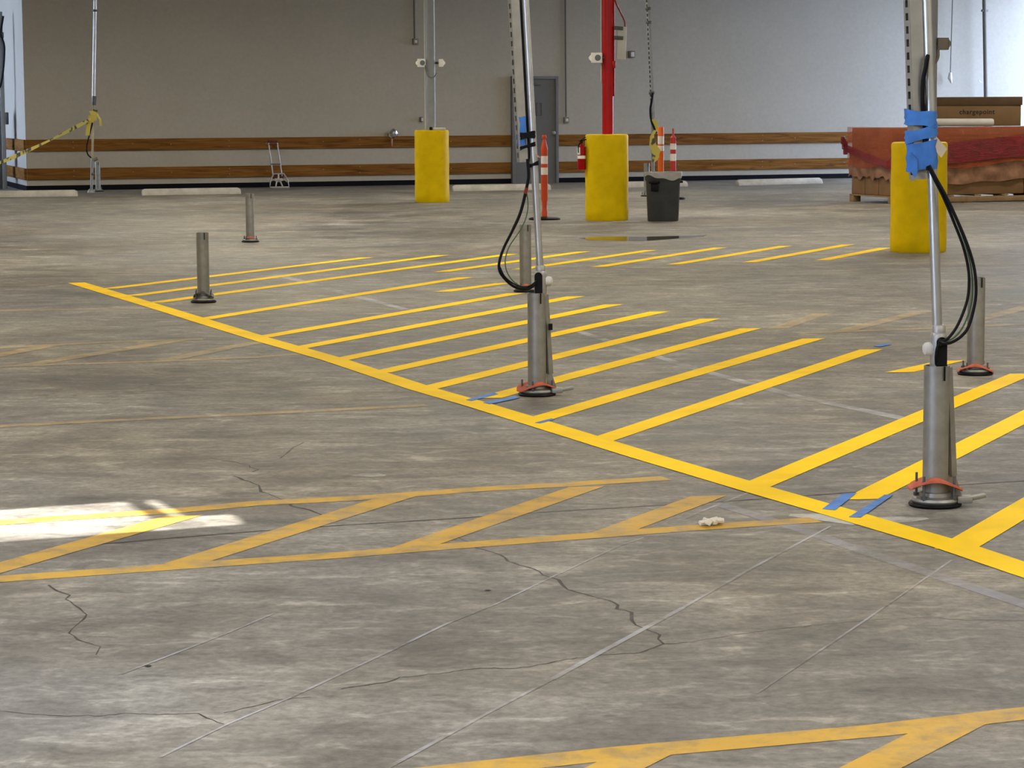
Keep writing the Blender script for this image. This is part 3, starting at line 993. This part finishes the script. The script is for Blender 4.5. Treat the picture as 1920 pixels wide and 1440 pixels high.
# ------------------------------------------------------------------ columns with guards
def column(px, ybase, ytop, colpx, r, mat, labc, labg, guard_r, name='steel_column'):
    g0 = G(px, ybase); c = g0 + Vector((0, guard_r, 0))
    hg = P(px, ytop, c.y - guard_r).z
    mb = MB()
    n = 40
    prof = [(guard_r - 0.012, 0.0), (guard_r, 0.02)]
    for k in range(1, 8):
        prof.append((guard_r + 0.003 * math.sin(k * 1.7), hg * k / 8))
    prof += [(guard_r, hg - 0.03), (guard_r - 0.008, hg - 0.008), (guard_r - 0.025, hg), (r + 0.004, hg), (r + 0.004, hg - 0.05)]
    mb.lathe(prof, (0, 0, 0), 48, caps=False)
    g = mb.build('column_guard', M['guard'], loc=c)
    tag(g, labg, 'column guard', 'yellow round guards around the columns')
    cc = P(colpx, (ytop + 0) / 2, c.y)
    base = Vector((c.x, c.y, 0))
    if colpx is not None:
        base.x = P(colpx, ytop, c.y).x
    mb = MB(); mb.lathe([(r, 0), (r, ZC - 0.01)], (0, 0, 0), 28)
    t = thing(name, labc, 'column', base)
    mb.build('shaft', mat, t)
    g['hg'] = hg
    del g['hg']
    return t, c, hg


t1, c1, h1 = column(809.5, 380, 244, 808, 0.080, M['grey_paint'], 'round grey column rising from the farthest yellow guard', 'yellow round guard around the grey column, farthest of the three', 0.285)
t2, c2, h2 = column(1139.5, 414.5, 252, 1139.5, 0.076, M['red_paint'], 'bright red round column', 'yellow round guard around the red column', 0.298)
t3, c3, h3 = column(1730, 474.5, 267, 1742, 0.075, M['grey_paint'], 'grey column hidden behind the blue-taped riser at the right', 'yellow round guard behind the blue-taped riser', 0.298)
# conduit up the side of columns
for t, dx, mt in ((t1, -0.088, 'offwhite'), (t2, -0.086, 'offwhite')):
    mb = MB(); mb.tube([(dx, 0.0, h1 + 0.0 if t is t1 else 1.9), (dx, 0.0, ZC - 0.05)], 0.011, 10); mb.build('side_conduit', M[mt], t)
mb = MB(); mb.box((0.085, -0.02, 0), (0.05, 0.05, 0.10), None, 0.006)
o = mb.build('bracket', M['red_paint'], t2); o.location.z = P(1154, 121, c2.y).z
mb = MB(); mb.tube([(0.085, 0.0, 1.7), (0.085, 0.0, 4.5)], 0.012, 8); mb.build('side_pipe', M['red_paint'], t2)


def sensor(px, py, Y, size, label, side, lens=True, mat='white'):
    c = P(px, py, Y)
    t = thing('sensor_box', label, 'sensor', c, 'small boxes fixed to the columns')
    w, h = size
    mb = MB(); mb.box((0, 0, 0), (w, w * 0.9, h), 0.12 * side, 0.008)
    body = mb.build('housing', M[mat], t)
    mb = MB()
    x0 = side * w * 0.5
    mb.rings([[Vector((x0, y, z)) for y, z in ((-0.05, -0.05), (0.05, -0.05), (0.05, 0.05), (-0.05, 0.05))], [Vector((x0 + side * 0.035, y, z)) for y, z in ((-0.012, -0.012), (0.012, -0.012), (0.012, 0.012), (-0.012, 0.012))]])
    mb.build('nozzle', M[mat], t, smooth=0)
    mb = MB(); mb.tube([(-side * w * 0.45, 0, 0), (-side * (w * 0.5 + 0.06), 0.04, 0)], 0.02, 10); mb.build('mount', M['dark_steel'], t)
    if lens:
        mb = MB(); mb.lathe([(0.042, 0.0), (0.042, 0.006), (0.036, 0.012), (0.018, 0.018), (0.003, 0.02)], (-0.012 * side, -w * 0.45, 0), 20, '-Y'); mb.build('lens', M['lens'], t)
    return t


s1 = sensor(791, 118, c1.y - 0.03, (0.135, 0.135), 'white sensor box with a round lens on the grey column, left side', -1)
s2 = sensor(826.5, 118, c1.y - 0.03, (0.075, 0.125), 'narrow white sensor box on the right side of the grey column', 1, False)
sensor(1119, 108.5, c2.y - 0.06, (0.15, 0.14), 'white sensor box with a round lens on the red column', -1)
s4 = sensor(1767, 82, c3.y - 0.03, (0.115, 0.13), 'brownish sensor box beside the top of the blue-taped riser', 1, False, 'beige')
mb = MB(); b4 = P(1767, 82, c3.y - 0.03)
mb.tube(smoothpath([P(1759, 92, c3.y - 0.05) - b4, P(1759, 105, c3.y - 0.05) - b4, P(1755, 116, c3.y - 0.05) - b4, P(1749, 120, c3.y - 0.03) - b4]), 0.015, 8); mb.build('cable', M['beige'], s4)
mb = MB(); b1 = P(791, 118, c1.y - 0.03)
q = [P(797, 122, c1.y - 0.09) - b1, P(800, 138, c1.y - 0.11) - b1, P(807, 145, c1.y - 0.12) - b1, P(814, 144, c1.y - 0.11) - b1, P(819, 137, c1.y - 0.10) - b1]
mb.tube(smoothpath(q), 0.010, 8); mb.build('cable', M['beige'], s1)
# remote-like bits lying on the far guard
mb = MB(); mb.box((0, 0, 0.02), (0.19, 0.10, 0.038), 0.25, 0.008)
o = mb.build('small_box', M['offwhite'], loc=Vector((P(824, 240, c1.y - 0.14).x, c1.y - 0.15, h1)))
tag(o, 'small pale box lying on top of the farthest yellow guard', 'box')
mb = MB(); mb.box((0, 0, 0.025), (0.05, 0.06, 0.05), 0.1, 0.008)
o = mb.build('small_block', M['black'], loc=Vector((P(808, 240, c1.y - 0.19).x, c1.y - 0.20, h1)))
tag(o, 'small dark block lying on the farthest yellow guard, before the column', 'block')

# panel strapped to the red column
pc = P(1165.5, 81, c2.y)
t = thing('narrow_panel', 'narrow white panel strapped to the right of the red column', 'panel', pc)
hh = P(1165, 50, c2.y).z - P(1165, 112, c2.y).z
mb = MB(); mb.box((0, 0, 0), (0.125, 0.06, hh), Matrix.Rotation(0.03, 3, 'Y'), 0.006); mb.build('cover', M['offwhite'], t)
for py in (53, 71):
    mb = MB(); mb.box(P(1161, py, c2.y) - pc + Vector((-0.01, -0.01, 0)), (0.125, 0.09, 0.05), Matrix.Rotation(0.08, 3, 'Y'), 0.004); mb.build('strap', M['dark_steel'], t)
mb = MB(); mb.tube(smoothpath([P(1150, -12, c2.y) - pc, P(1156, 8, c2.y) - pc, P(1166, 28, c2.y) - pc, P(1171, 40, c2.y) - pc, P(1172, 52, c2.y) - pc]), 0.012, 8); mb.build('wire', M['redwire'], t)

# extinguisher on the red column's guard
ex = P(1090.5, 318, c2.y - 0.08)
t = thing('fire_extinguisher', 'red fire extinguisher hung at the side of the red column\'s guard', 'extinguisher', ex)
mb = MB(); mb.lathe([(0.052, 0.0), (0.056, 0.012), (0.056, 0.27), (0.050, 0.30), (0.034, 0.325), (0.022, 0.34), (0.02, 0.36)], (0, 0, 0), 28); cy = mb.build('cylinder', M['ext_red'], t)
mb = MB(); mb.lathe([(0.0568, 0.15), (0.0572, 0.152), (0.0572, 0.19), (0.0568, 0.192)], (0, 0, 0), 28, caps=False); mb.build('label_band', M['white'], cy)
mb = MB(); mb.tube([(0, 0, 0.35), (0, 0, 0.39)], 0.018, 12); mb.box((0.02, 0, 0.40), (0.10, 0.02, 0.016), Matrix.Rotation(-0.3, 3, 'Y')); mb.box((0.02, 0, 0.42), (0.09, 0.02, 0.012), Matrix.Rotation(-0.6, 3, 'Y')); mb.build('valve_handle', M['black'], t)
mb = MB(); mb.tube(smoothpath([(0, -0.02, 0.38), (-0.02, -0.05, 0.37), (-0.045, -0.06, 0.31), (-0.045, -0.06, 0.23)]), 0.009, 8); mb.build('hose', M['black'], t)
mb = MB(); mb.box((-0.04, -0.058, 0.255), (0.04, 0.014, 0.10), None, 0.004); mb.build('inspection_tag', M['white'], t)
mb = MB(); mb.box((0.07, 0.02, 0.30), (0.09, 0.03, 0.03)); mb.build('hook_bracket', M['dark_steel'], t)

# ------------------------------------------------------------------ delineator posts
def delineator(px, ybase, ytop, label, body, style, base_r=0.205):
    b = G(px, ybase) + Vector((0, 0, 0))
    hz = P(px, ytop, b.y).z
    t = thing('delineator_post', label, 'traffic post', b, 'orange delineator posts')
    mb = MB(); mb.lathe([(base_r, 0), (base_r, 0.02), (base_r - 0.03, 0.035), (0.06, 0.045)], (0, 0, 0), 24); mb.build('rubber_base', M['black'], t)
    mb = MB()
    r = 0.046
    if style == 0:
        prof = [(0.040, 0.04), (0.042, 0.11), (0.034, 0.13), (0.034, 0.19), (0.038, 0.25), (r, 0.28), (r, hz - 0.22), (r + 0.003, hz - 0.2), (0.030, hz - 0.10), (0.018, hz - 0.07), (0.018, hz - 0.055), (0.032, hz - 0.045), (0.034, hz - 0.02), (0.022, hz)]
    elif style == 1:
        prof = [(0.052, 0.04), (0.052, hz - 0.42), (0.054, hz - 0.40), (0.054, hz - 0.02), (0.045, hz), (0.02, hz)]
    else:
        prof = [(0.048, 0.04), (0.048, hz - 0.15), (0.030, hz - 0.13), (0.016, hz - 0.11), (0.016, hz - 0.01), (0.010, hz)]
    mb.lathe(prof, (0, 0, 0), 24); bo = mb.build('post', M[body], t)
    bands = {0: ((hz - 0.40, hz - 0.29), (hz - 0.55, hz - 0.45)), 1: ((hz - 0.30, hz - 0.16), (hz - 0.42, hz - 0.33)), 2: ((hz - 0.35, hz - 0.25), (hz - 0.54, hz - 0.42))}[style]
    rr_ = {0: 0.0475, 1: 0.0552, 2: 0.0495}[style]
    for z0, z1 in bands:
        mb = MB(); mb.lathe([(rr_ - 0.002, z0), (rr_, z0 + 0.002), (rr_, z1 - 0.002), (rr_ - 0.002, z1)], (0, 0, 0), 24); mb.build('reflective_band', M['reflective'], bo)
    if style == 2:
        mb = MB(); mb.box((0.09, 0, hz - 0.17), (0.13, 0.02, 0.02), Matrix.Rotation(-0.45, 3, 'Y')); mb.build('handle', M['maroon'], t)
    return t


delineator(1021, 412, 253, 'orange post on black base between the door and the red column', 'orange', 0, 0.22)
delineator(1239, 366, 238, 'bright orange thick-topped post behind the bin', 'bright_orange', 1, 0.2)
delineator(1262, 374, 241, 'red post with a thin top stem behind the bin', 'redorange', 2)

# ------------------------------------------------------------------ bin
bp = G(1245, 415.5) + Vector((0, 0.215, 0))
t = thing('rubbish_bin', 'round dark grey rubbish bin with a liner over its rim', 'bin', bp)
hb = P(1245, 323, bp.y).z
mb = MB(); mb.lathe([(0.205, 0.0), (0.212, 0.015), (0.232, hb * 0.8), (0.236, hb * 0.82), (0.246, hb * 0.84), (0.25, hb - 0.01), (0.235, hb - 0.01), (0.22, hb * 0.5), (0.2, 0.03), (0.02, 0.03)], (0, 0, 0), 40); mb.build('body', M['bin'], t)
mb = MB()
rows = []
for j, (r, dz) in enumerate(((0.20, -0.12), (0.236, -0.015), (0.256, 0.004), (0.260, -0.02), (0.256, -0.05))):
    ring = []
    for k in range(48):
        a = 2 * math.pi * k / 48
        w = 0.03 * math.sin(a * 2 + 0.6) + 0.01 * math.sin(7 * a)
        ring.append(Vector((r * math.cos(a) * (1 + 0.01 * math.sin(9 * a)), r * math.sin(a), hb + dz + (w if j > 2 else 0.1 * w) - (0.02 if j > 3 else 0))))
    rows.append(ring)
mb.rings(rows, False, False); mb.build('liner', M['liner'], t, smooth=60)
mb = MB(); mb.box((-0.135, -0.212, hb * 0.80), (0.15, 0.05, 0.028), -0.55, 0.008); mb.box((-0.13, -0.212, hb * 0.70), (0.11, 0.02, 0.11), -0.55, 0.01); mb.build('handle', M['black'], t)
for sx in (1,):
    mb = MB(); mb.box((0.235, 0.06, hb * 0.80), (0.05, 0.15, 0.028), 0.2, 0.008); mb.build('handle', M['black'], t)

# ------------------------------------------------------------------ wheel stops
def wheel_stop(x0, x1, yb, yb1, label):
    A, Bp = G(x0, yb), G(x1, yb1)
    d = (Bp - A).normalized(); n = Vector((-d.y, d.x, 0))
    if n.y < 0: n = -n
    hgt, dep = 0.115, 0.16
    mb = MB()
    prof = ((0, 0), (0, 0.03), (0.035, hgt - 0.01), (0.045, hgt), (dep - 0.045, hgt), (dep - 0.035, hgt - 0.01), (dep, 0.03), (dep, 0))
    Ln = (Bp - A).length
    rings = []
    for s, sc in ((0, 0.75), (0.05, 1.0), (Ln - 0.05, 1.0), (Ln, 0.75)):
        rings.append([d * s + n * (dep / 2 + (o - dep / 2) * (0.9 + 0.1 * sc)) + Vector((0, 0, z * (sc if z > 0.04 else 1))) for o, z in prof])
    mb.rings(rings)
    o = mb.build('wheel_stop', M['stop'], loc=A)
    tag(o, label, 'wheel stop', 'pale concrete wheel stops along the wall')


wheel_stop(-55, 146, 371, 368, 'pale wheel stop under the sloping caution tape, cut by the frame')
wheel_stop(267, 452, 366.5, 363.5, 'pale wheel stop between the far left pole and the hand truck')
wheel_stop(850, 1033, 358.5, 356, 'pale wheel stop in front of the grey door')
wheel_stop(1110, 1290, 353, 350, 'pale wheel stop mostly hidden behind the red column\'s guard and bin')
wheel_stop(1386, 1543, 348, 344, 'pale wheel stop between the bin and the wrapped pallet')

# ------------------------------------------------------------------ hand truck
hb0 = G(523, 352.5)
t = thing('hand_truck', 'small folding hand truck leaning on the back wall', 'hand truck', hb0, rz=YAW)
sc = hb0.y / FPX
hz = lambda py: P(522, py, hb0.y).z
hx = lambda px: (px - 523) * sc
lean = lambda z: 0.16 * z
for xa, xb in ((507.5, 513), (524, 530)):
    mb = MB(); mb.tube([(hx(xa), lean(hz(268)), hz(268)), (hx(xb), lean(hz(330)), hz(330))], 0.013, 10); mb.build('rail', M['handtruck'], t)
mb = MB(); mb.box((hx(515.5), lean(hz(265)), hz(265)), (0.20, 0.035, 0.05), None, 0.01); mb.tube([(hx(508), lean(hz(271)), hz(271)), (hx(524), lean(hz(271)), hz(271))], 0.016, 8); mb.build('handle', M['maroon'], t)
mb = MB(); mb.box((hx(519), lean(hz(308)), hz(308)), (0.20, 0.03, 0.03), None, 0.008); mb.build('crossbar', M['dark_steel'], t)
mb = MB()
out = [(hx(x), hz(y)) for x, y in ((505.5, 352), (506.5, 340), (514, 327), (533, 327), (540, 340), (541.5, 352))]
pts3 = [Vector((x, lean(z) - 0.03, z + 0.012)) for x, z in out]
mb.tube(pts3, 0.016, 8, closed=True)
cxm = hx(522.5)
mb.tube([(cxm, lean(hz(327)) - 0.03, hz(327)), (cxm, -0.02, hz(336))], 0.018, 8)
mb.box((cxm, lean(hz(337)) - 0.03, hz(337)), (0.16, 0.02, 0.055), None, 0.008)
mb.tube([(cxm - 0.03, 0, hz(339)), (hx(516), -0.03, 0.02)], 0.015, 8); mb.tube([(cxm + 0.03, 0, hz(339)), (hx(530), -0.03, 0.02)], 0.015, 8)
mb.box((cxm, -0.10, 0.008), (0.36, 0.18, 0.012), None, 0.003)
mb.build('toe_plate_frame', M['handtruck'], t)
for x, y, r in ((513.5, 344, 0.055), (533, 344, 0.055)):
    mb = MB(); mb.lathe([(r * 0.6, -0.02), (r, -0.015), (r, 0.015), (r * 0.6, 0.02)], (hx(x), 0.03, max(r, hz(y))), 20, '-Y'); mb.build('wheel', M['black'], t)
for x, y in ((516.5, 332), (529, 332)):
    mb = MB(); mb.box((hx(x), 0.05, hz(y)), (0.09, 0.02, 0.07), None, 0.015); mb.build('folded_strap', M['maroon'], t)

# ------------------------------------------------------------------ small wall things
def on_wall(px, py, t=0.0):
    s, z = wall_sz(px, py, t)
    return B(s, t, z)


bl = on_wall(736, 250, 0.16)
t = thing('foil_ball', 'shiny silver faceted ball on the upper timber board', 'ball', bl)
mb = MB(); bmesh.ops.create_icosphere(mb.bm, subdivisions=2, radius=0.112); mb.build('globe', M['chrome'], t, smooth=0)
mb = MB(); q = [on_wall(735, 260, 0.10) - bl, on_wall(734.5, 268, 0.06) - bl, on_wall(735, 275, 0.055) - bl]
mb.tube([q[0] + Vector((0, 0, 0.03)), q[1], q[2]], [0.02, 0.018, 0.006], 6); mb.build('ribbon', M['pink'], t)
mb = MB(); mb.tube([Vector((0, 0, 0)) - N * 0.16, Vector((0, 0, 0)) - N * 0.09], 0.03, 10); mb.build('mount', M['dark_steel'], t)


def wall_conduit(px0, px1, py_end, box_px, r, label, boxmat='beige', bw=0.11):
    p0, p1 = on_wall(px0, 0, 0.03), on_wall(px1, py_end, 0.03)
    c = on_wall(box_px[0], box_px[1], 0.035)
    t = thing('wall_conduit', label, 'conduit', c)
    mb = MB(); mb.tube([to_ceiling(p0, p1) - c, p1 - c], r, 10); mb.build('pipe', M['wall_pipe'], t)
    mb = MB(); mb.box((0, 0, 0), (bw, 0.065, bw * 1.1), YAW, 0.008); bx_ = mb.build('outlet_box', M[boxmat], t)
    mb = MB(); mb.box(-N * -0.036, (bw * 0.5, 0.01, bw * 0.5), YAW, 0.004); mb.build('cover_plate', M['offwhite'], bx_)
    return t


wall_conduit(776.5, 777.5, 73, (779, 78), 0.016, 'thin wall conduit ending high in an outlet box near the grey column')
wall_conduit(1060, 1061.5, 219, (1062, 225), 0.017, 'thin wall conduit ending low in an outlet box right of the door')
for px, py, w, h, lab in ((790, 224, 0.06, 0.10, 'small dark outlet box on the wall near the grey column\'s guard'), (1184, 102, 0.13, 0.14, 'small pale outlet box on the wall right of the strapped panel')):
    c = on_wall(px, py, 0.035)
    t = thing('wall_outlet', lab, 'outlet', c)
    mb = MB(); mb.box((0, 0, 0), (w, 0.07, h), YAW, 0.008); mb.build('housing', M['wall_pipe'], t)
    mb = MB(); mb.box(N * 0.037 + E * 0.01, (w * 0.6, 0.01, h * 0.7), YAW, 0.004); mb.build('cover_plate', M['offwhite'], t)

# hanging cord with a plug, near the bright end of the wall
c = on_wall(1782, 143, 0.2)
t = thing('hanging_cord', 'thin cord hanging by the bright wall with a pale plug end', 'cord', c)
a0, a1 = on_wall(1786, 0, 0.2), on_wall(1782, 136, 0.2)
mb = MB(); mb.tube([to_ceiling(a0, a1) - c, a1 - c], 0.011, 8); mb.build('cable', M['wall_pipe'], t)
mb = MB(); mb.tube([a1 - c, on_wall(1781, 146, 0.2) - c, on_wall(1784, 156, 0.2) - c], [0.03, 0.05, 0.015], 10); mb.build('plug', M['offwhite'], t)
# pole behind the cartons
c = on_wall(1849, 332, 0.35); c.z = 0
t = thing('conduit_pole', 'dark slim pole rising behind the wrapped pallet by the bright wall', 'pole', c)
a0, a1 = on_wall(1845.5, 0, 0.35), on_wall(1848.5, 180, 0.35)
mb = MB(); mb.tube([to_ceiling(a0, a1) - c, a1 - c, Vector((0, 0, 0.0))], 0.045, 12); mb.build('pipe', M['wall_pipe'], t)
mb = MB(); mb.box(on_wall(1846, 20, 0.35) - c, (0.14, 0.06, 0.05), YAW, 0.006); mb.build('clamp', M['dark_steel'], t)
mb = MB(); mb.prism([on_wall(1834, 149, 0.34) - c, on_wall(1844, 156, 0.34) - c, on_wall(1836, 154, 0.34) - c], N * 0.01); mb.build('loose_tie', M['offwhite'], t)

# ------------------------------------------------------------------ wrapped pallet
K = G(1672, 383)
ANG = math.radians(22)
ex_, ey_ = Vector((math.cos(ANG), math.sin(ANG), 0)), Vector((-math.sin(ANG), math.cos(ANG), 0))
PL, PW = 4.2, 1.33       # along the long side, across
RZ = ANG


def K3(a, b, z):
    return K + ex_ * a + ey_ * b + Vector((0, 0, z))


zt = P(1672, 240, K.y).z
ph = 0.125
Rz = Matrix.Rotation(RZ, 3, 'Z')
pal = thing('pallet', 'wooden pallet under the red-wrapped cartons', 'pallet', K3(PL / 2, PW / 2, 0), rz=RZ)
for y in (-PW / 2 + 0.06, 0.0, PW / 2 - 0.06):
    for x in ((-PL / 2 + 0.5,) if y == 0 else (-PL / 2 + 0.07,)) + (-PL / 6, PL / 6, PL / 2 - 0.07):
        mb = MB(); mb.box((x, y, 0.05), (0.14, 0.12, 0.10), None, 0.004); mb.build('block', M['pallet'], pal)
for i in range(9):
    mb = MB(); mb.box((-PL / 2 + 0.06 + i * (PL - 0.12) / 8, 0, 0.1125), (0.12, PW, 0.022), None, 0.003); mb.build('deck_board', M['pallet'], pal)
for y in (-PW / 2 + 0.05,):
    mb = MB(); mb.box((0, y - 0.045, 0.055), (PL - 0.3, 0.02, 0.085), None, 0.003); mb.build('edge_board', M['pallet'], pal)

# cartons: 3 across, 2 high, 2 along
seam = 2.47
cw = (PW - 0.04) / 3
for lv in range(2):
    z0 = ph + 0.002 + lv * (zt - ph) / 2
    hh = (zt - ph) / 2 - 0.006
    for j in range(3):
        for i, (a0, a1) in enumerate(((0.02, seam - 0.006), (seam + 0.006, PL - 0.02))):
            la, lw = a1 - a0, cw - 0.016
            mb = MB(); mb.box((0, 0, hh / 2), (la, lw, hh), None, 0.012)
            t = mb.build('carton', M['carton'], loc=K3((a0 + a1) / 2, 0.02 + cw * (j + 0.5), z0))
            t.rotation_euler = (0, 0, RZ)
            row = ('nearest', 'middle', 'farthest')[j]
            lev = ('bottom', 'top')[lv]
            end = ('left', 'right')[i]
            tag(t, f'long brown carton on the pallet, {lev} layer, {row} row, {end} end', 'carton', 'brown cartons stacked on the pallet')

# crumpled kraft sheet around the end and the long side
def drape(name, path, zf0, zf1, mat, off, amp, nz=14, thick=False, fine=14.0):
    """sheet around the stack: path = list of (a,b) with outward normals; z limits as functions of path length"""
    mb = MB()
    pts = []
    tot = 0
    for (p, q) in zip(path[:-1], path[1:]):
        ln = math.hypot(q[0] - p[0], q[1] - p[1]); n = max(2, int(ln / 0.05))
        nx, ny = (q[1] - p[1]) / ln, -(q[0] - p[0]) / ln
        for i in range(n):
            t = i / n
            pts.append((p[0] + (q[0] - p[0]) * t, p[1] + (q[1] - p[1]) * t, nx, ny, tot + ln * t))
        tot += ln
    pts.append((path[-1][0], path[-1][1], pts[-1][2], pts[-1][3], tot))
    grid = []
    for (a, b, nx, ny, l) in pts:
        z0, z1 = zf0(l), zf1(l)
        col = []
        for j in range(nz + 1):
            z = z0 + (z1 - z0) * j / nz
            w = off + amp * (0.5 + 0.5 * math.sin(fine * l + 7 * z + 2 * math.sin(9 * z))) * (0.6 + 0.4 * math.sin(23 * z + 5 * l))
            col.append(mb.bm.verts.new(K3(a + nx * w, b + ny * w, z)))
        grid.append(col)
    for c0, c1_ in zip(grid[:-1], grid[1:]):
        for j in range(nz):
            mb.bm.faces.new((c0[j], c1_[j], c1_[j + 1], c0[j + 1]))
    return mb.build(name, mat, smooth=60)


ring = [(0, PW), (0, 0), (PL, 0)]
o = drape('kraft_sheet', ring, lambda l: (0.40 + 0.025 * math.sin(14 * l) + 0.02 * math.sin(31 * l)) if l < PW else (0.24 + 0.05 * (l - PW) + 0.012 * math.sin(9 * l)), lambda l: 0.86, M['kraft'], 0.006, 0.035)
tag(o, 'crumpled brown paper sheet around the lower cartons on the pallet', 'paper')
ring2 = [(0, PW), (0, 0), (PL, 0), (PL, PW)]
o = drape('stretch_film', ring2, lambda l: 0.60 - 0.05 * math.sin(3 * l), lambda l: zt + 0.01, M['film'], 0.045, 0.012, 16)
tag(o, 'shiny orange-red stretch film around the upper cartons', 'film')


def zb0(l):
    if l < PW: return 0.80 - 0.26 * (l / PW)
    return 0.55 + 0.075 * (l - PW) / 1.0


o = drape('film_band', ring2, zb0, lambda l: (zb0(l) + 0.12) if l < PW else zb0(l) + 0.24 + 0.08 * min(1.2, l - PW), M['film_dark'], 0.062, 0.012, 8)
band = tag(o, 'darker red film band wound low over the stretch film', 'film')
mb = MB()
for k in range(3):
    mb.box(K3(-0.10 - 0.025 * k, PW - 0.03, 0.87 + 0.06 * k), (0.07, 0.05, 0.12 + 0.05 * (2 - k)), Matrix.Rotation(RZ + 0.2 * k, 3, 'Z'), 0.015)
mb.build('loose_end', M['film_dark'], band)

# top: carton with printed name and a white roll
ya = K3(1.3, 0.55, 0).y
cl, cr = P(1742, 235, ya), P(1912, 234, ya + 0.1)
zb, ztp = zt + 0.012, P(1830, 182, ya).z
Lc = (cr - cl).length
cen = (cl + cr) / 2
t = thing('printed_carton', 'long brown carton with black lettering lying on top of the wrapped load', 'carton', Vector((cen.x, cen.y + 0.28, zb)), rz=0.06)
hC = ztp - zb
mb = MB(); mb.box((0, 0, hC * 0.36), (Lc, 0.55, hC * 0.72), None, 0.008); bod = mb.build('box_body', M['carton_mid'], t)
mb = MB(); mb.box((0.01, 0, hC * 0.86), (Lc + 0.02, 0.575, hC * 0.29), None, 0.008); mb.build('lid', M['carton_dark'], t)
cu = bpy.data.curves.new('lettering', 'FONT'); cu.body = 'chargepoint'; cu.size = 0.145; cu.extrude = 0.0008; cu.space_character = 1.12; cu.align_x = 'CENTER'; cu.align_y = 'CENTER'; cu.offset = 0.0025
tmp = bpy.data.objects.new('lettering_tmp', cu)
C.objects.link(tmp)
bpy.context.view_layer.update()
me = bpy.data.meshes.new_from_object(tmp.evaluated_get(bpy.context.evaluated_depsgraph_get()))
bpy.data.objects.remove(tmp)
me.materials.clear(); me.materials.append(M['ink'])
lt = bpy.data.objects.new('lettering', me); C.objects.link(lt); lt.parent = bod
lt.rotation_euler = (math.pi / 2, 0, 0)
pt = P(1830, 210, cen.y)
lt.location = (pt.x - cen.x, -0.2768, pt.z - zb)
wd = (P(1864, 210, cen.y) - P(1797, 210, cen.y)).x
xs = [v.co.x for v in me.vertices]
k = wd / (max(xs) - min(xs))
lt.scale = (k, k, 1)

yr = ya - 0.13
ra, rb = P(1738, 229, yr), P(1863, 229, yr + 0.02)
rad = 0.062
mb = MB(); ax = (rb - ra).normalized()
mb.tube([ra, ra + ax * 0.01, rb - ax * 0.03, rb - ax * 0.008, rb], [rad * 0.9, rad, rad, rad * 0.9, rad * 0.7], 24)
o = mb.build('sheet_roll', M['roll']); o.location.z = zt + 0.012 + rad - (ra.z + rb.z) / 2
tag(o, 'off-white roll lying before the lettered carton on the wrapped load', 'roll')

# ------------------------------------------------------------------ left edge rack
eb = G(5, 354)
t = thing('rack_upright', 'grey upright with hanging black hose, cut by the left edge', 'rack', eb)
loc = lambda px, py, dy=0.0: P(px, py, eb.y + dy) - eb
mb = MB(); mb.box((loc(8, 300).x, 0, loc(8, 22).z / 2), (0.085, 0.09, loc(8, 22).z), 0.2, 0.006); mb.build('post', M['grey_paint'], t)
mb = MB(); mb.box((loc(0, 300).x, 0.05, 0.9), (0.05, 0.05, 1.8), None, 0.006); mb.build('post', M['dark_steel'], t)
mb = MB(); mb.tube(smoothpath([loc(6, 30, -0.08), loc(1, 62, -0.1), loc(4, 72, -0.1), loc(8, 90, -0.1), loc(6, 130, -0.1), loc(1, 160, -0.1), loc(-6, 165, -0.1)]), 0.022, 8); mb.build('hose', M['black'], t)
mb = MB(); mb.box(loc(2, 66, -0.08), (0.10, 0.06, 0.12), None, 0.015); mb.build('fitting', M['dark_steel'], t)
mb = MB(); mb.box(loc(13, 222, -0.03), (0.06, 0.06, 0.24), None, 0.015); mb.build('fitting', M['dark_steel'], t)
mb = MB(); mb.box(loc(-2, 270, 0.2), (0.10, 0.3, 1.3), None, 0.01); mb.build('dark_panel', M['black'], t)

# ------------------------------------------------------------------ light
world = bpy.data.worlds.new('daylight')
scene.world = world
world.use_nodes = True
wn_ = world.node_tree
bg = wn_.nodes['Background']
bg.inputs['Color'].default_value = (0.51, 0.66, 1.0, 1)
bg.inputs['Strength'].default_value = 15.0

sd = bpy.data.lights.new('sun', 'SUN'); sd.energy = 20.0; sd.angle = math.radians(0.53); sd.color = (1.0, 0.96, 0.9)
so = bpy.data.objects.new('sun', sd); C.objects.link(so)
so.rotation_euler = SUN.to_track_quat('-Z', 'Y').to_euler()
so.location = (0, -10, 30)

for i, s in enumerate((-5.5, 1.5, 9.0, 16.5)):
    for j in range(7):  # unseen lamps added for general light, row energies set to floor brightness
        ld = bpy.data.lights.new('added_ceiling_lamp', 'AREA')
        ld.shape = 'RECTANGLE'; ld.size = 2.4; ld.size_y = 0.3; ld.energy = (190, 212, 208, 158, 146, 275, 225)[j]; ld.color = (1.0, 0.93, 0.80)
        lo = bpy.data.objects.new('added_ceiling_lamp', ld); C.objects.link(lo)
        lo.location = B(s, 7.0 + j * 7.6, ZC - 0.12)
        lo.rotation_euler = (0, 0, YAW)

scene.view_settings.view_transform = 'Standard'
scene.view_settings.look = 'None'
scene.view_settings.exposure = 0.0
scene.view_settings.gamma = 1.0
scene.view_settings.use_curve_mapping = False
scene.cycles.use_denoising = True
scene.cycles.max_bounces = 8
scene.cycles.diffuse_bounces = 4
